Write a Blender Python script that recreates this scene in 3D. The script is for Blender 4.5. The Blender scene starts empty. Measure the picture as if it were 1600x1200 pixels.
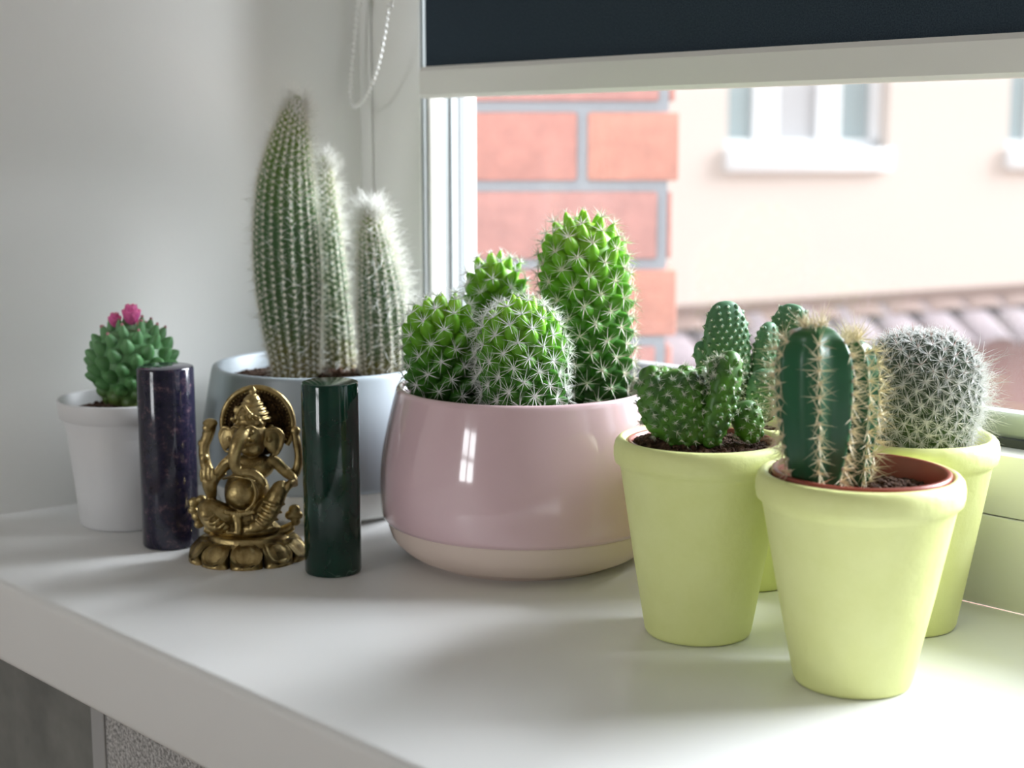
import bpy, bmesh, math, random
import numpy as np
from mathutils import Vector, Matrix
rng = np.random.default_rng(7)
random.seed(7)
scn = bpy.context.scene
COL = scn.collection
PI = math.pi

# ------------------------------------------------------------------ camera, sky, sun, exposure
CAM_H = 0.1945                       # lens height above the sill, metres
FPX, HORIZON = 2300.0, 230.0
PITCH = math.atan((600 - HORIZON) / FPX)
YAW = math.atan(2300 / math.hypot(FPX, 600 - HORIZON))
FH = np.array([-math.cos(YAW), math.sin(YAW), 0.0])
RT = np.array([math.sin(YAW), math.cos(YAW), 0.0])
FW = FH * math.cos(PITCH) + np.array([0, 0, -math.sin(PITCH)])
UP = np.cross(RT, FW)
ROTZ = math.atan2(RT[1], RT[0])
EYE = np.array([0, 0, CAM_H])
cam = bpy.data.cameras.new('camera')
cam.sensor_width = 36.0
cam.lens = FPX / 1600 * 36
cam.clip_start = 0.01
cam.clip_end = 200
cam.dof.use_dof = True
cam.dof.focus_distance = 0.615
cam.dof.aperture_fstop = 10.0
camo = bpy.data.objects.new('camera', cam)
COL.objects.link(camo)
camo.matrix_world = Matrix(((RT[0], UP[0], -FW[0], 0), (RT[1], UP[1], -FW[1], 0),
                            (RT[2], UP[2], -FW[2], CAM_H), (0, 0, 0, 1)))
scn.camera = camo

world = bpy.data.worlds.new('overcast sky')
scn.world = world
world.use_nodes = True
wn = world.node_tree.nodes
wn['Background'].inputs[0].default_value = (0.84, 0.93, 1.0, 1)
wn['Background'].inputs[1].default_value = 1.05

sun = bpy.data.lights.new('hazy sun', 'SUN')
sun.energy = 8.7
sun.angle = math.radians(40)
sun.color = (0.90, 0.945, 1.0)
suno = bpy.data.objects.new('hazy_sun', sun)
COL.objects.link(suno)
_az, _el = math.radians(68), math.radians(26)
_d = Vector((math.cos(_az) * math.cos(_el), math.sin(_az) * math.cos(_el), math.sin(_el)))
suno.rotation_euler = _d.to_track_quat('Z', 'Y').to_euler()
suno.location = (0.5, 4, 4)

def area(name, loc, rot, sx, sy, power, color=(1, 1, 1), portal=False):
    l = bpy.data.lights.new(name, 'AREA')
    l.shape = 'RECTANGLE'; l.size = sx; l.size_y = sy; l.energy = power; l.color = color
    if portal: l.cycles.is_portal = True
    o = bpy.data.objects.new(name, l); COL.objects.link(o)
    o.location = loc; o.rotation_euler = rot
    return o
# daylight entering by the window in the back wall of the room, and the sky portal of the near window
area('back_window_daylight', (-0.5, -2.72, 0.5), (math.radians(90), 0, 0), 0.7, 0.9, 14, (0.97, 0.985, 1.0))
area('sky_portal', (0.04, 0.70, 0.6), (math.radians(-90), 0, 0), 1.5, 1.3, 1, portal=True)

scn.view_settings.view_transform = 'Standard'
scn.view_settings.look = 'None'
scn.view_settings.gamma = 1
scn.view_settings.use_curve_mapping = False
scn.view_settings.exposure = 0.8

# ------------------------------------------------------------------ photo geometry helpers
def ray(x, y): return FW + RT * (x - 800) / FPX - UP * (y - 600) / FPX
def hit(x, y, p, n):
    r = ray(x, y); p = np.array(p, float); n = np.array(n, float)
    return EYE + r * (((p - EYE) @ n) / (r @ n))
def to_local(p, c):
    d = np.array(p) - np.array(c)
    return np.array([d @ RT, d @ FH, d[2]])
def from_local(u, f, z, c): return np.array(c) + RT * u + FH * f + np.array([0, 0, z])
def lp(x, y, c, f=0.0):
    """local (right, away, up) of the point seen at pixel x, y in the upright plane f metres beyond c"""
    return to_local(hit(x, y, np.array(c) + FH * f, FH), c)

# ------------------------------------------------------------------ mesh helpers
def make(name, v, faces, mat, parent=None, smooth=True, loc=None, rotz=None):
    me = bpy.data.meshes.new(name)
    v = np.asarray(v, dtype=np.float32)
    arrs = [np.asarray(f, dtype=np.int32) for f in faces if len(f)]
    me.vertices.add(len(v)); me.vertices.foreach_set('co', v.ravel())
    nl = sum(a.size for a in arrs); npoly = sum(len(a) for a in arrs)
    me.loops.add(nl); me.polygons.add(npoly)
    me.loops.foreach_set('vertex_index', np.concatenate([a.ravel() for a in arrs]))
    tot = np.concatenate([np.full(len(a), a.shape[1]) for a in arrs])
    st = np.concatenate([[0], np.cumsum(tot)[:-1]])
    me.polygons.foreach_set('loop_start', st.astype(np.int32))
    me.polygons.foreach_set('use_smooth', np.full(npoly, smooth))
    me.update(calc_edges=True); me.validate()
    if mat is not None: me.materials.append(mat)
    o = bpy.data.objects.new(name, me); COL.objects.link(o)
    if parent is not None: o.parent = parent
    if loc is not None: o.location = loc
    if rotz is not None: o.rotation_euler = (0, 0, rotz)
    return o
class MB:
    def __init__(s): s.v = []; s.q = []; s.t = []; s.n = 0
    def add(s, v, q=(), t=()):
        v = np.asarray(v, float)
        if len(q): s.q.append(np.asarray(q) + s.n)
        if len(t): s.t.append(np.asarray(t) + s.n)
        s.v.append(v); s.n += len(v)
        return s
    def build(s, name, mat, parent=None, smooth=True, **k):
        f = []
        if s.q: f.append(np.concatenate(s.q))
        if s.t: f.append(np.concatenate(s.t))
        return make(name, np.concatenate(s.v), f, mat, parent, smooth, **k)
def thing(name, label, cat, loc, rotz=ROTZ, group=None):
    o = bpy.data.objects.new(name, None); COL.objects.link(o)
    o.location = loc; o.rotation_euler = (0, 0, rotz); o.empty_display_size = 0.02
    o['label'] = label; o['category'] = cat
    if group: o['group'] = group
    return o
def box(x0, x1, y0, y1, z0, z1):
    v = [(x, y, z) for x in (x0, x1) for y in (y0, y1) for z in (z0, z1)]
    q = [(0, 1, 3, 2), (4, 6, 7, 5), (0, 4, 5, 1), (2, 3, 7, 6), (0, 2, 6, 4), (1, 5, 7, 3)]
    return v, q
def bevel_obj(o, w, seg=2):
    bm = bmesh.new(); bm.from_mesh(o.data)
    bmesh.ops.bevel(bm, geom=bm.edges[:], offset=w, segments=seg, affect='EDGES', profile=0.5)
    bm.to_mesh(o.data); bm.free()
    for p in o.data.polygons: p.use_smooth = True
    o.data.set_sharp_from_angle(angle=math.radians(40))
    return o
def boxes(name, lst, mat, parent=None, bev=0, **k):
    m = MB()
    for b in lst: m.add(*box(*b))
    o = m.build(name, mat, parent, smooth=False, **k)
    if bev: bevel_obj(o, bev)
    return o
def prism(name, poly, z0, z1, mat, parent=None):
    n = len(poly)
    v = [(x, y, z0) for x, y in poly] + [(x, y, z1) for x, y in poly]
    q = [(i, (i + 1) % n, (i + 1) % n + n, i + n) for i in range(n)]
    return make(name, v, [q, [list(range(n))[::-1], list(range(n, 2 * n))]], mat, parent, smooth=False)
def lathe(prof, n=96, closed=True):
    """prof: list of (r, z); r = 0 ends are closed with poles"""
    pr = np.array(prof, float); a = np.arange(n) * 2 * PI / n
    v = np.stack([pr[:, None, 0] * np.cos(a), pr[:, None, 0] * np.sin(a), np.repeat(pr[:, 1:2], n, 1)], -1).reshape(-1, 3)
    i = np.arange(len(pr) - 1)[:, None]; j = np.arange(n)[None]
    q = np.stack([i * n + j, i * n + (j + 1) % n, (i + 1) * n + (j + 1) % n, (i + 1) * n + j], -1).reshape(-1, 4)
    return v, q
def smooth_prof(pts, k=6):
    """Catmull-Rom through the points"""
    p = np.array(pts, float); out = []
    e = np.vstack([2 * p[0] - p[1], p, 2 * p[-1] - p[-2]])
    for i in range(len(p) - 1):
        a, b, c, d = e[i:i + 4]
        for t in np.arange(k) / k:
            out.append(0.5 * (2 * b + (c - a) * t + (2 * a - 5 * b + 4 * c - d) * t * t + (3 * b - a - 3 * c + d) * t ** 3))
    out.append(p[-1]); return np.array(out)
def norm(a):
    a = np.asarray(a, float); return a / np.maximum(np.linalg.norm(a, axis=-1, keepdims=True), 1e-12)
def basis(z):
    z = norm(z); ref = np.where(np.abs(z[..., 2:3]) < 0.9, np.array([0, 0, 1.0]), np.array([1.0, 0, 0]))
    x = norm(np.cross(ref, z)); return x, np.cross(z, x), z
class Stem:
    """swept body: path points and radii, resampled; t in 0..1 along its length"""
    def __init__(s, pts, rad, M=120, sm=5):
        pts = np.array(pts, float); rad = np.array(rad, float)
        d = np.concatenate([[0], np.cumsum(np.linalg.norm(np.diff(pts, axis=0), axis=1))])
        cs = smooth_prof(np.column_stack([pts, rad]), 16)
        dd = np.concatenate([[0], np.cumsum(np.linalg.norm(np.diff(cs[:, :3], axis=0), axis=1))])
        u = np.linspace(0, dd[-1], M)
        s.p = np.stack([np.interp(u, dd, cs[:, i]) for i in range(3)], -1)
        s.r = np.maximum(np.interp(u, dd, cs[:, 3]), 1e-5)
        s.L = dd[-1]; s.M = M
        s.t = norm(np.gradient(s.p, axis=0))
        x = np.array([1.0, 0, 0]); s.x = np.zeros_like(s.p)
        for i in range(M):
            x = norm(x - s.t[i] * (x @ s.t[i])); s.x[i] = x
        s.y = np.cross(s.t, s.x)
        s.dr = np.gradient(s.r, u)
        ds = np.sqrt(1 + s.dr ** 2) * s.r
        s.area = np.concatenate([[0], np.cumsum((ds[1:] + ds[:-1]) / 2)])
        s.area_total = s.area[-1] * s.L / (M - 1) * 2 * PI
        s.area /= s.area[-1]
    def _i(s, arr, t):
        k = np.clip(np.asarray(t) * (s.M - 1), 0, s.M - 1); i = np.minimum(k.astype(int), s.M - 2); f = (k - i)
        return arr[i] * (1 - f)[..., None] + arr[i + 1] * f[..., None] if arr.ndim > 1 else arr[i] * (1 - f) + arr[i + 1] * f
    def at(s, t, th, scale=1.0):
        p, x, y, T = (s._i(a, t) for a in (s.p, s.x, s.y, s.t)); r = s._i(s.r, t); dr = s._i(s.dr, t)
        rad = x * np.cos(th)[..., None] + y * np.sin(th)[..., None]
        pos = p + rad * (r * scale)[..., None]
        n = norm(rad - T * dr[..., None])
        return pos, n, norm(T)
    def body(s, n=48, mod=None, rows=None):
        rows = rows or s.M
        t = np.linspace(0, 1, rows); a = np.arange(n) * 2 * PI / n
        tt, aa = np.meshgrid(t, a, indexing='ij')
        sc = mod(tt, aa) if mod else np.ones_like(tt)
        v = s.at(tt.ravel(), aa.ravel(), sc.ravel())[0]
        i = np.arange(rows - 1)[:, None]; j = np.arange(n)[None]
        q = np.stack([i * n + j, i * n + (j + 1) % n, (i + 1) * n + (j + 1) % n, (i + 1) * n + j], -1).reshape(-1, 4)
        v = np.vstack([v, s.p[:1], s.p[-1:] + s.t[-1:] * s.r[-1] * 0.3])
        b = rows * n; j = np.arange(n)
        t1 = np.stack([(j + 1) % n, j, np.full(n, b)], -1)
        t2 = np.stack([(rows - 1) * n + j, (rows - 1) * n + (j + 1) % n, np.full(n, b + 1)], -1)
        return v, q, np.vstack([t1, t2])
    def phyllo(s, N, t0=0.0):
        k = np.arange(N); A = t0 + (1 - t0) * (k + 0.5) / N
        t = np.interp(A, s.area, np.linspace(0, 1, s.M)); return t, k * 2.39996323
def spikes(P, D, L, r, sides=3):
    P = np.asarray(P, float); D = norm(D); L = np.broadcast_to(L, (len(P),))[:, None]; r = np.broadcast_to(r, (len(P),))[:, None]
    x, y, _ = basis(D)
    rings = [P + r * (x * math.cos(a) + y * math.sin(a)) for a in np.arange(sides) * 2 * PI / sides]
    v = np.stack(rings + [P + D * L], 1).reshape(-1, 3)
    b = np.arange(len(P))[:, None] * (sides + 1)
    f = np.stack([np.stack([b[:, 0] + i, b[:, 0] + (i + 1) % sides, b[:, 0] + sides], -1) for i in range(sides)], 1).reshape(-1, 3)
    return v, (), f
def hairs(P, D, L, r, seg=5, curl=0.5):
    """thin curved three-sided hairs, one chain of rings each"""
    P = np.asarray(P, float); D = norm(D); N = len(P); L = np.broadcast_to(L, (N,)); pts = [P]; d = D
    bend = rng.normal(0, curl, (N, 3))
    for k in range(seg):
        d = norm(d + bend * (0.4 + 0.3 * k) / seg + rng.normal(0, curl * 0.35, (N, 3)))
        pts.append(pts[-1] + d * (L / seg)[:, None])
    x, y, _ = basis(D); rings = []
    for k in range(seg):
        rr = r * (1 - 0.75 * k / seg)
        for a in (0, 2.0944, 4.18879): rings.append(pts[k] + rr * (x * math.cos(a) + y * math.sin(a)))
    rings.append(pts[-1])
    v = np.stack(rings, 1); nv = v.shape[1]; v = v.reshape(-1, 3); b = np.arange(N) * nv
    q = []; t = []
    for k in range(seg - 1):
        for i in range(3):
            q.append(np.stack([b + 3 * k + i, b + 3 * k + (i + 1) % 3, b + 3 * k + 3 + (i + 1) % 3, b + 3 * k + 3 + i], -1))
    for i in range(3): t.append(np.stack([b + 3 * (seg - 1) + i, b + 3 * (seg - 1) + (i + 1) % 3, b + 3 * seg], -1))
    return v, np.concatenate(q), np.concatenate(t)
def stars(P, N, n, L, r, spread=1.1, jit=0.2, lj=0.25):
    """n spines radiating from each areole"""
    P = np.repeat(P, n, 0); x, y, z = basis(N); K = len(N)
    a = (np.arange(n)[None] * 2 * PI / n + rng.uniform(0, 6.28, (K, 1)) + rng.normal(0, 0.2, (K, n))).reshape(-1, 1)
    sp = np.clip(spread + rng.normal(0, jit, (K * n, 1)), 0.1, 1.5)
    x, y, z = (np.repeat(q, n, 0) for q in (x, y, z))
    D = z * np.cos(sp) + (x * np.cos(a) + y * np.sin(a)) * np.sin(sp)
    return P, D, L * (1 + rng.uniform(-lj, lj, K * n)), r
def ico(sub=1):
    bm = bmesh.new(); bmesh.ops.create_icosphere(bm, subdivisions=sub, radius=1)
    v = np.array([q.co[:] for q in bm.verts]); bm.verts.index_update()
    t = np.array([[q.index for q in f.verts] for f in bm.faces]); bm.free(); return v, t
ICO1, ICO2, ICO3 = ico(1), ico(2), ico(3)
def ell(c, r, rot=None, ic=None):
    v, t = ic or ICO2
    v = v * np.broadcast_to(np.array(r, float), (3,))
    if rot is not None: v = v @ np.array(rot).T
    return v + np.array(c), (), t
def inst(tv, tq, tt, P, X, Y, Z, sx=1.0, sz=1.0):
    """stamp a template mesh at P with axes X, Y, Z"""
    N = len(P); sx = np.broadcast_to(sx, (N,))[:, None, None]; sz = np.broadcast_to(sz, (N,))[:, None, None]
    v = P[:, None] + (X[:, None] * tv[None, :, 0:1] + Y[:, None] * tv[None, :, 1:2]) * sx + Z[:, None] * tv[None, :, 2:3] * sz
    off = (np.arange(N) * len(tv))[:, None, None]
    q = (np.array(tq)[None] + off).reshape(-1, 4) if len(tq) else ()
    t = (np.array(tt)[None] + off).reshape(-1, 3) if len(tt) else ()
    return v.reshape(-1, 3), q, t
def cone_template(prof, n=9):
    v, q = lathe([(r, z) for r, z in prof[:-1]], n); tip = len(v)
    v = np.vstack([v, [[0, 0, prof[-1][1]]]]); b = (len(prof) - 2) * n; j = np.arange(n)
    return v, q, np.stack([b + j, b + (j + 1) % n, np.full(n, tip)], -1)
def tube(pts, rad, n=10, k=6):
    s = Stem(pts, rad, M=max(8, k * len(pts)))
    return s.body(n)

# ------------------------------------------------------------------ materials
def mat(name, color=(0.8, 0.8, 0.8), rough=0.5, metal=0.0, coat=0.0, sss=0.0, spec=0.5):
    m = bpy.data.materials.new(name); m.use_nodes = True
    b = m.node_tree.nodes['Principled BSDF']
    b.inputs['Base Color'].default_value = (*color, 1); b.inputs['Roughness'].default_value = rough
    b.inputs['Metallic'].default_value = metal; b.inputs['Coat Weight'].default_value = coat
    b.inputs['Coat Roughness'].default_value = 0.05
    b.inputs['Specular IOR Level'].default_value = spec
    if sss:
        b.inputs['Subsurface Weight'].default_value = sss
        b.inputs['Subsurface Radius'].default_value = (0.5, 1.0, 0.25)
        b.inputs['Subsurface Scale'].default_value = 0.006
    return m
def nd(m, t, **kw):
    n = m.node_tree.nodes.new(t)
    for k, v in kw.items():
        if hasattr(n, k): setattr(n, k, v)
        else: n.inputs[k.replace('_', ' ')].default_value = v
    return n
def link(m, a, ao, b, bi): m.node_tree.links.new(a.outputs[ao], b.inputs[bi])
def ramp(m, stops):
    n = m.node_tree.nodes.new('ShaderNodeValToRGB'); cr = n.color_ramp
    while len(cr.elements) < len(stops): cr.elements.new(0.5)
    for e, (p, c) in zip(cr.elements, stops): e.position = p; e.color = (*c, 1)
    return n
def noise_color(m, stops, scale=50, detail=4, coord='Object', rough=0.6, dist=0.0):
    tc = nd(m, 'ShaderNodeTexCoord'); nz = nd(m, 'ShaderNodeTexNoise')
    nz.inputs['Scale'].default_value = scale; nz.inputs['Detail'].default_value = detail
    nz.inputs['Roughness'].default_value = rough; nz.inputs['Distortion'].default_value = dist
    r = ramp(m, stops); link(m, tc, coord, nz, 'Vector'); link(m, nz, 'Fac', r, 'Fac')
    link(m, r, 'Color', m.node_tree.nodes['Principled BSDF'], 'Base Color'); return nz
def bump(m, scale, strength, detail=3, dist=0.001):
    tc = nd(m, 'ShaderNodeTexCoord'); nz = nd(m, 'ShaderNodeTexNoise')
    nz.inputs['Scale'].default_value = scale; nz.inputs['Detail'].default_value = detail
    b = nd(m, 'ShaderNodeBump'); b.inputs['Strength'].default_value = strength; b.inputs['Distance'].default_value = dist
    link(m, tc, 'Object', nz, 'Vector'); link(m, nz, 'Fac', b, 'Height')
    link(m, b, 'Normal', m.node_tree.nodes['Principled BSDF'], 'Normal')
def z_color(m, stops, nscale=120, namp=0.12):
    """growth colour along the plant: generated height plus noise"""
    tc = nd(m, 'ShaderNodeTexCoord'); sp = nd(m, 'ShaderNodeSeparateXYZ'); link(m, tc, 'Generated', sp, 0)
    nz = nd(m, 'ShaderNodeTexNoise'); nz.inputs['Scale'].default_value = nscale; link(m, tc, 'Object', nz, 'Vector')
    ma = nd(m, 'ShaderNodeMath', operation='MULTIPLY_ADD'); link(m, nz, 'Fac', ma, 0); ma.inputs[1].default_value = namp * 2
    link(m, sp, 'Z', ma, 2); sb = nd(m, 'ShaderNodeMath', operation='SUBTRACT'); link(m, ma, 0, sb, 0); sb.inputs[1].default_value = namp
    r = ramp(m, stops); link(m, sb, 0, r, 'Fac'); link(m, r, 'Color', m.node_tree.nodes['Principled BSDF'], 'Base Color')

M = {}
M['plaster'] = mat('white plaster', (0.80, 0.80, 0.77), 0.65); bump(M['plaster'], 90, 0.15)
M['sill'] = mat('satin white sill', (0.84, 0.84, 0.83), 0.38); bump(M['sill'], 900, 0.06, 2, 0.0003)
M['upvc'] = mat('white window plastic', (0.84, 0.84, 0.80), 0.3)
M['gasket'] = mat('black gasket', (0.03, 0.035, 0.035), 0.6)
M['spacer'] = mat('grey spacer', (0.35, 0.38, 0.38), 0.4, 0.5)
M['darkspacer'] = mat('dark grey spacer', (0.16, 0.18, 0.19), 0.5)
M['greywall'] = mat('dark grey wallpaper', (0.11, 0.11, 0.105), 0.8); noise_color(M['greywall'], [(0.3, (0.15, 0.152, 0.145)), (0.7, (0.25, 0.25, 0.235))], 22)
M['greystrip'] = mat('light grey strip', (0.42, 0.42, 0.42), 0.7)
M['wovenwall'] = mat('woven wallpaper', (0.26, 0.25, 0.25), 0.85)
nzw = noise_color(M['wovenwall'], [(0.35, (0.22, 0.215, 0.21)), (0.65, (0.66, 0.65, 0.64))], 600, 2)
bump(M['wovenwall'], 420, 0.6, 2, 0.002)
M['floor'] = mat('oak floor', (0.42, 0.31, 0.22), 0.5); noise_color(M['floor'], [(0.3, (0.36, 0.26, 0.18)), (0.7, (0.5, 0.38, 0.27))], 9)
M['roomwall'] = mat('off white room wall', (0.78, 0.77, 0.74), 0.8)
M['glass'] = bpy.data.materials.new('window glass'); M['glass'].use_nodes = True
g = M['glass']; gn = g.node_tree.nodes; gn.remove(gn['Principled BSDF'])
tr = gn.new('ShaderNodeBsdfTransparent'); tr.inputs[0].default_value = (0.955, 0.96, 0.965, 1)
gl = gn.new('ShaderNodeBsdfGlossy'); gl.inputs['Roughness'].default_value = 0.02
df = gn.new('ShaderNodeBsdfTranslucent'); df.inputs[0].default_value = (0.9, 0.9, 0.9, 1)
fr = gn.new('ShaderNodeFresnel'); fr.inputs[0].default_value = 1.4
mx = gn.new('ShaderNodeMixShader'); mx2 = gn.new('ShaderNodeMixShader'); mx2.inputs[0].default_value = 0.035
g.node_tree.links.new(tr.outputs[0], mx2.inputs[1]); g.node_tree.links.new(df.outputs[0], mx2.inputs[2])
g.node_tree.links.new(fr.outputs[0], mx.inputs[0]); g.node_tree.links.new(mx2.outputs[0], mx.inputs[1])
g.node_tree.links.new(gl.outputs[0], mx.inputs[2]); g.node_tree.links.new(mx.outputs[0], gn['Material Output'].inputs[0])
M['blind'] = mat('navy blind fabric', (0.016, 0.024, 0.034), 0.9, spec=0.2)
noise_color(M['blind'], [(0.35, (0.020, 0.032, 0.045)), (0.7, (0.040, 0.058, 0.075))], 1500, 2); bump(M['blind'], 1500, 0.3, 2, 0.0004)
M['rail'] = mat('white blind rail', (0.74, 0.73, 0.68), 0.35)
M['bead'] = mat('white chain beads', (0.85, 0.85, 0.82), 0.3)
M['yellow'] = mat('pale yellow painted clay', (0.88, 0.92, 0.38), 0.5, spec=0.35)
noise_color(M['yellow'], [(0.3, (0.79, 0.83, 0.34)), (0.7, (0.84, 0.88, 0.40))], 60, 5); bump(M['yellow'], 160, 0.4, 5, 0.0012)
M['nursery'] = mat('terracotta brown plastic', (0.27, 0.055, 0.035), 0.35)
M['pink'] = mat('pink gloss glaze', (0.72, 0.51, 0.54), 0.10, coat=0.6)
M['pinkbase'] = mat('cream matt base', (0.76, 0.62, 0.54), 0.55)
M['bluegrey'] = mat('blue grey glaze', (0.40, 0.46, 0.50), 0.4)
M['whitebase'] = mat('white matt base', (0.78, 0.78, 0.75), 0.55)
M['whitepot'] = mat('white plastic pot', (0.76, 0.76, 0.77), 0.35)
M['soil'] = mat('peat soil', (0.05, 0.03, 0.02), 0.95, spec=0.2)
noise_color(M['soil'], [(0.3, (0.018, 0.009, 0.006)), (0.6, (0.085, 0.045, 0.028)), (0.8, (0.2, 0.13, 0.09))], 420, 3)
M['chips'] = mat('bark chips', (0.3, 0.16, 0.1), 0.9); noise_color(M['chips'], [(0.3, (0.14, 0.05, 0.035)), (0.7, (0.5, 0.33, 0.24))], 150, 3)
M['brass'] = mat('aged brass', (0.34, 0.24, 0.09), 0.37, 1.0)
noise_color(M['brass'], [(0.3, (0.19, 0.13, 0.055)), (0.55, (0.42, 0.32, 0.145)), (0.8, (0.58, 0.46, 0.24))], 160, 5)
bump(M['brass'], 900, 0.35, 4, 0.0006)
M['brassdark'] = mat('dark patina brass', (0.06, 0.04, 0.02), 0.5, 1.0)
noise_color(M['brassdark'], [(0.35, (0.03, 0.018, 0.01)), (0.75, (0.16, 0.10, 0.045))], 350, 4)
M['purple'] = mat('purple navy stone', (0.02, 0.02, 0.04), 0.10)
noise_color(M['purple'], [(0.35, (0.006, 0.008, 0.02)), (0.52, (0.016, 0.014, 0.035)), (0.58, (0.035, 0.024, 0.042)), (0.68, (0.16, 0.10, 0.125)), (0.85, (0.4, 0.28, 0.32))], 190, 8, rough=0.75, dist=0.3)
M['jade'] = mat('dark green stone', (0.004, 0.03, 0.017), 0.08)
def jade_veins():
    m = M['jade']; tc = nd(m, 'ShaderNodeTexCoord')
    nz = nd(m, 'ShaderNodeTexNoise'); nz.inputs['Scale'].default_value = 60; nz.inputs['Detail'].default_value = 5
    r = ramp(m, [(0.3, (0.001, 0.013, 0.009)), (0.6, (0.003, 0.034, 0.021)), (0.85, (0.010, 0.05, 0.02))])
    link(m, tc, 'Object', nz, 'Vector'); link(m, nz, 'Fac', r, 'Fac')
    vo = nd(m, 'ShaderNodeTexVoronoi', feature='DISTANCE_TO_EDGE'); vo.inputs['Scale'].default_value = 26
    mp = nd(m, 'ShaderNodeMapping'); mp.inputs['Scale'].default_value = (1, 1, 1.3)
    n2 = nd(m, 'ShaderNodeTexNoise'); n2.inputs['Scale'].default_value = 70
    av = nd(m, 'ShaderNodeMixRGB'); av.inputs[0].default_value = 0.012
    link(m, tc, 'Object', av, 1); link(m, n2, 'Color', av, 2); link(m, tc, 'Object', n2, 'Vector')
    link(m, av, 0, mp, 'Vector'); link(m, mp, 0, vo, 'Vector')
    r2 = ramp(m, [(0.0, (1, 1, 1)), (0.006, (0, 0, 0))]); link(m, vo, 'Distance', r2, 'Fac')
    n3 = nd(m, 'ShaderNodeTexNoise'); n3.inputs['Scale'].default_value = 45; link(m, tc, 'Object', n3, 'Vector')
    r3 = ramp(m, [(0.55, (0, 0, 0)), (0.66, (0.35, 0.35, 0.35))]); link(m, n3, 'Fac', r3, 'Fac')
    mu = nd(m, 'ShaderNodeMath', operation='MULTIPLY'); link(m, r2, 0, mu, 0); link(m, r3, 0, mu, 1)
    mi = nd(m, 'ShaderNodeMixRGB'); link(m, mu, 0, mi, 0); link(m, r, 0, mi, 1); mi.inputs[2].default_value = (0.25, 0.38, 0.30, 1)
    link(m, mi, 0, m.node_tree.nodes['Principled BSDF'], 'Base Color')
jade_veins()
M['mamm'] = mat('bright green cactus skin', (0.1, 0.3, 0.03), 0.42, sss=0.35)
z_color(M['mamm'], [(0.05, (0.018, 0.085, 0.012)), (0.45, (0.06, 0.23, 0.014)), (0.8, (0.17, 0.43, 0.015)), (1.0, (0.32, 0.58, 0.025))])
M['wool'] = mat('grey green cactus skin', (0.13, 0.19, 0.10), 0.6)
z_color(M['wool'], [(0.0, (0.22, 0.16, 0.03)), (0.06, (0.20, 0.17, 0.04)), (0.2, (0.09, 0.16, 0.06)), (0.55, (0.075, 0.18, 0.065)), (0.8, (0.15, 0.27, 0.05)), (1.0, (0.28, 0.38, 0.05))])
M['globe'] = mat('blue green cactus skin', (0.05, 0.19, 0.08), 0.45, sss=0.15)
z_color(M['globe'], [(0.0, (0.12, 0.13, 0.02)), (0.3, (0.08, 0.23, 0.07)), (1.0, (0.17, 0.38, 0.17))])
M['flower'] = mat('pink flower', (0.95, 0.15, 0.42), 0.5, sss=0.3)
M['bud'] = mat('pale pink bud', (0.55, 0.25, 0.27), 0.6)
M['crest'] = mat('dark green pad skin', (0.04, 0.15, 0.03), 0.42, sss=0.25)
noise_color(M['crest'], [(0.35, (0.025, 0.085, 0.018)), (0.68, (0.10, 0.29, 0.02))], 70, 2)
M['opuntia'] = mat('opuntia skin', (0.05, 0.17, 0.05), 0.5, sss=0.2)
z_color(M['opuntia'], [(0.0, (0.05, 0.10, 0.02)), (0.4, (0.05, 0.16, 0.035)), (1.0, (0.07, 0.19, 0.09))])
M['cereus'] = mat('deep green ribbed skin', (0.02, 0.12, 0.05), 0.35, sss=0.1)
z_color(M['cereus'], [(0.0, (0.022, 0.085, 0.03)), (0.3, (0.014, 0.085, 0.04)), (0.8, (0.018, 0.11, 0.045)), (1.0, (0.03, 0.12, 0.03))])
M['snow'] = mat('dull green cactus skin', (0.08, 0.14, 0.06), 0.55)
z_color(M['snow'], [(0.0, (0.10, 0.19, 0.03)), (0.5, (0.07, 0.12, 0.06)), (1.0, (0.08, 0.11, 0.08))])
M['spine'] = mat('ivory spines', (0.82, 0.78, 0.68), 0.5)
M['spinewhite'] = mat('white spines', (0.88, 0.88, 0.86), 0.5)
M['hair'] = mat('white wool', (0.88, 0.88, 0.84), 0.6, sss=0.0)
M['spineyellow'] = mat('straw spines', (0.80, 0.70, 0.46), 0.5)
M['spinered'] = mat('reddish spines', (0.35, 0.14, 0.10), 0.5)
M['glochid'] = mat('pale glochids', (0.66, 0.68, 0.56), 0.8)
M['felt'] = mat('areole felt', (0.62, 0.55, 0.44), 0.9)

# ------------------------------------------------------------------ the setting
YF = 0.572                            # room-side face of the window frame
def structure(o, label=None):
    o['kind'] = 'structure'
    if label: o['label'] = label
    return o
XL, XR, ZT = -0.708, 0.78, 1.25
wf = MB()
def prism_mb(mb, poly, z0, z1):
    n = len(poly); v = [(x, y, z0) for x, y in poly] + [(x, y, z1) for x, y in poly]
    mb.add(v, [(i, (i + 1) % n, (i + 1) % n + n, i + n) for i in range(n)], [])
    c0 = [(0, i + 1, i) for i in range(1, n - 1)]; c1 = [(n, n + i, n + i + 1) for i in range(1, n - 1)]
    mb.t.append(np.array(c0 + c1) + mb.n - 2 * n)
prism_mb(wf, [(-2.0, 0.33), (-0.7405, 0.33), (XL, YF), (XL, 0.64), (-2.0, 0.64)], -0.04, ZT)
prism_mb(wf, [(XR + 0.033, 0.33), (2.0, 0.33), (2.0, 0.64), (XR, 0.64), (XR, YF)], -0.04, ZT)
prism_mb(wf, [(-2.0, 0.33), (2.0, 0.33), (2.0, 0.64), (-2.0, 0.64)], ZT, 1.7)
structure(wf.build('wall_front', M['plaster'], smooth=False), 'white plaster wall and splayed window reveal left of the cacti')
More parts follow.
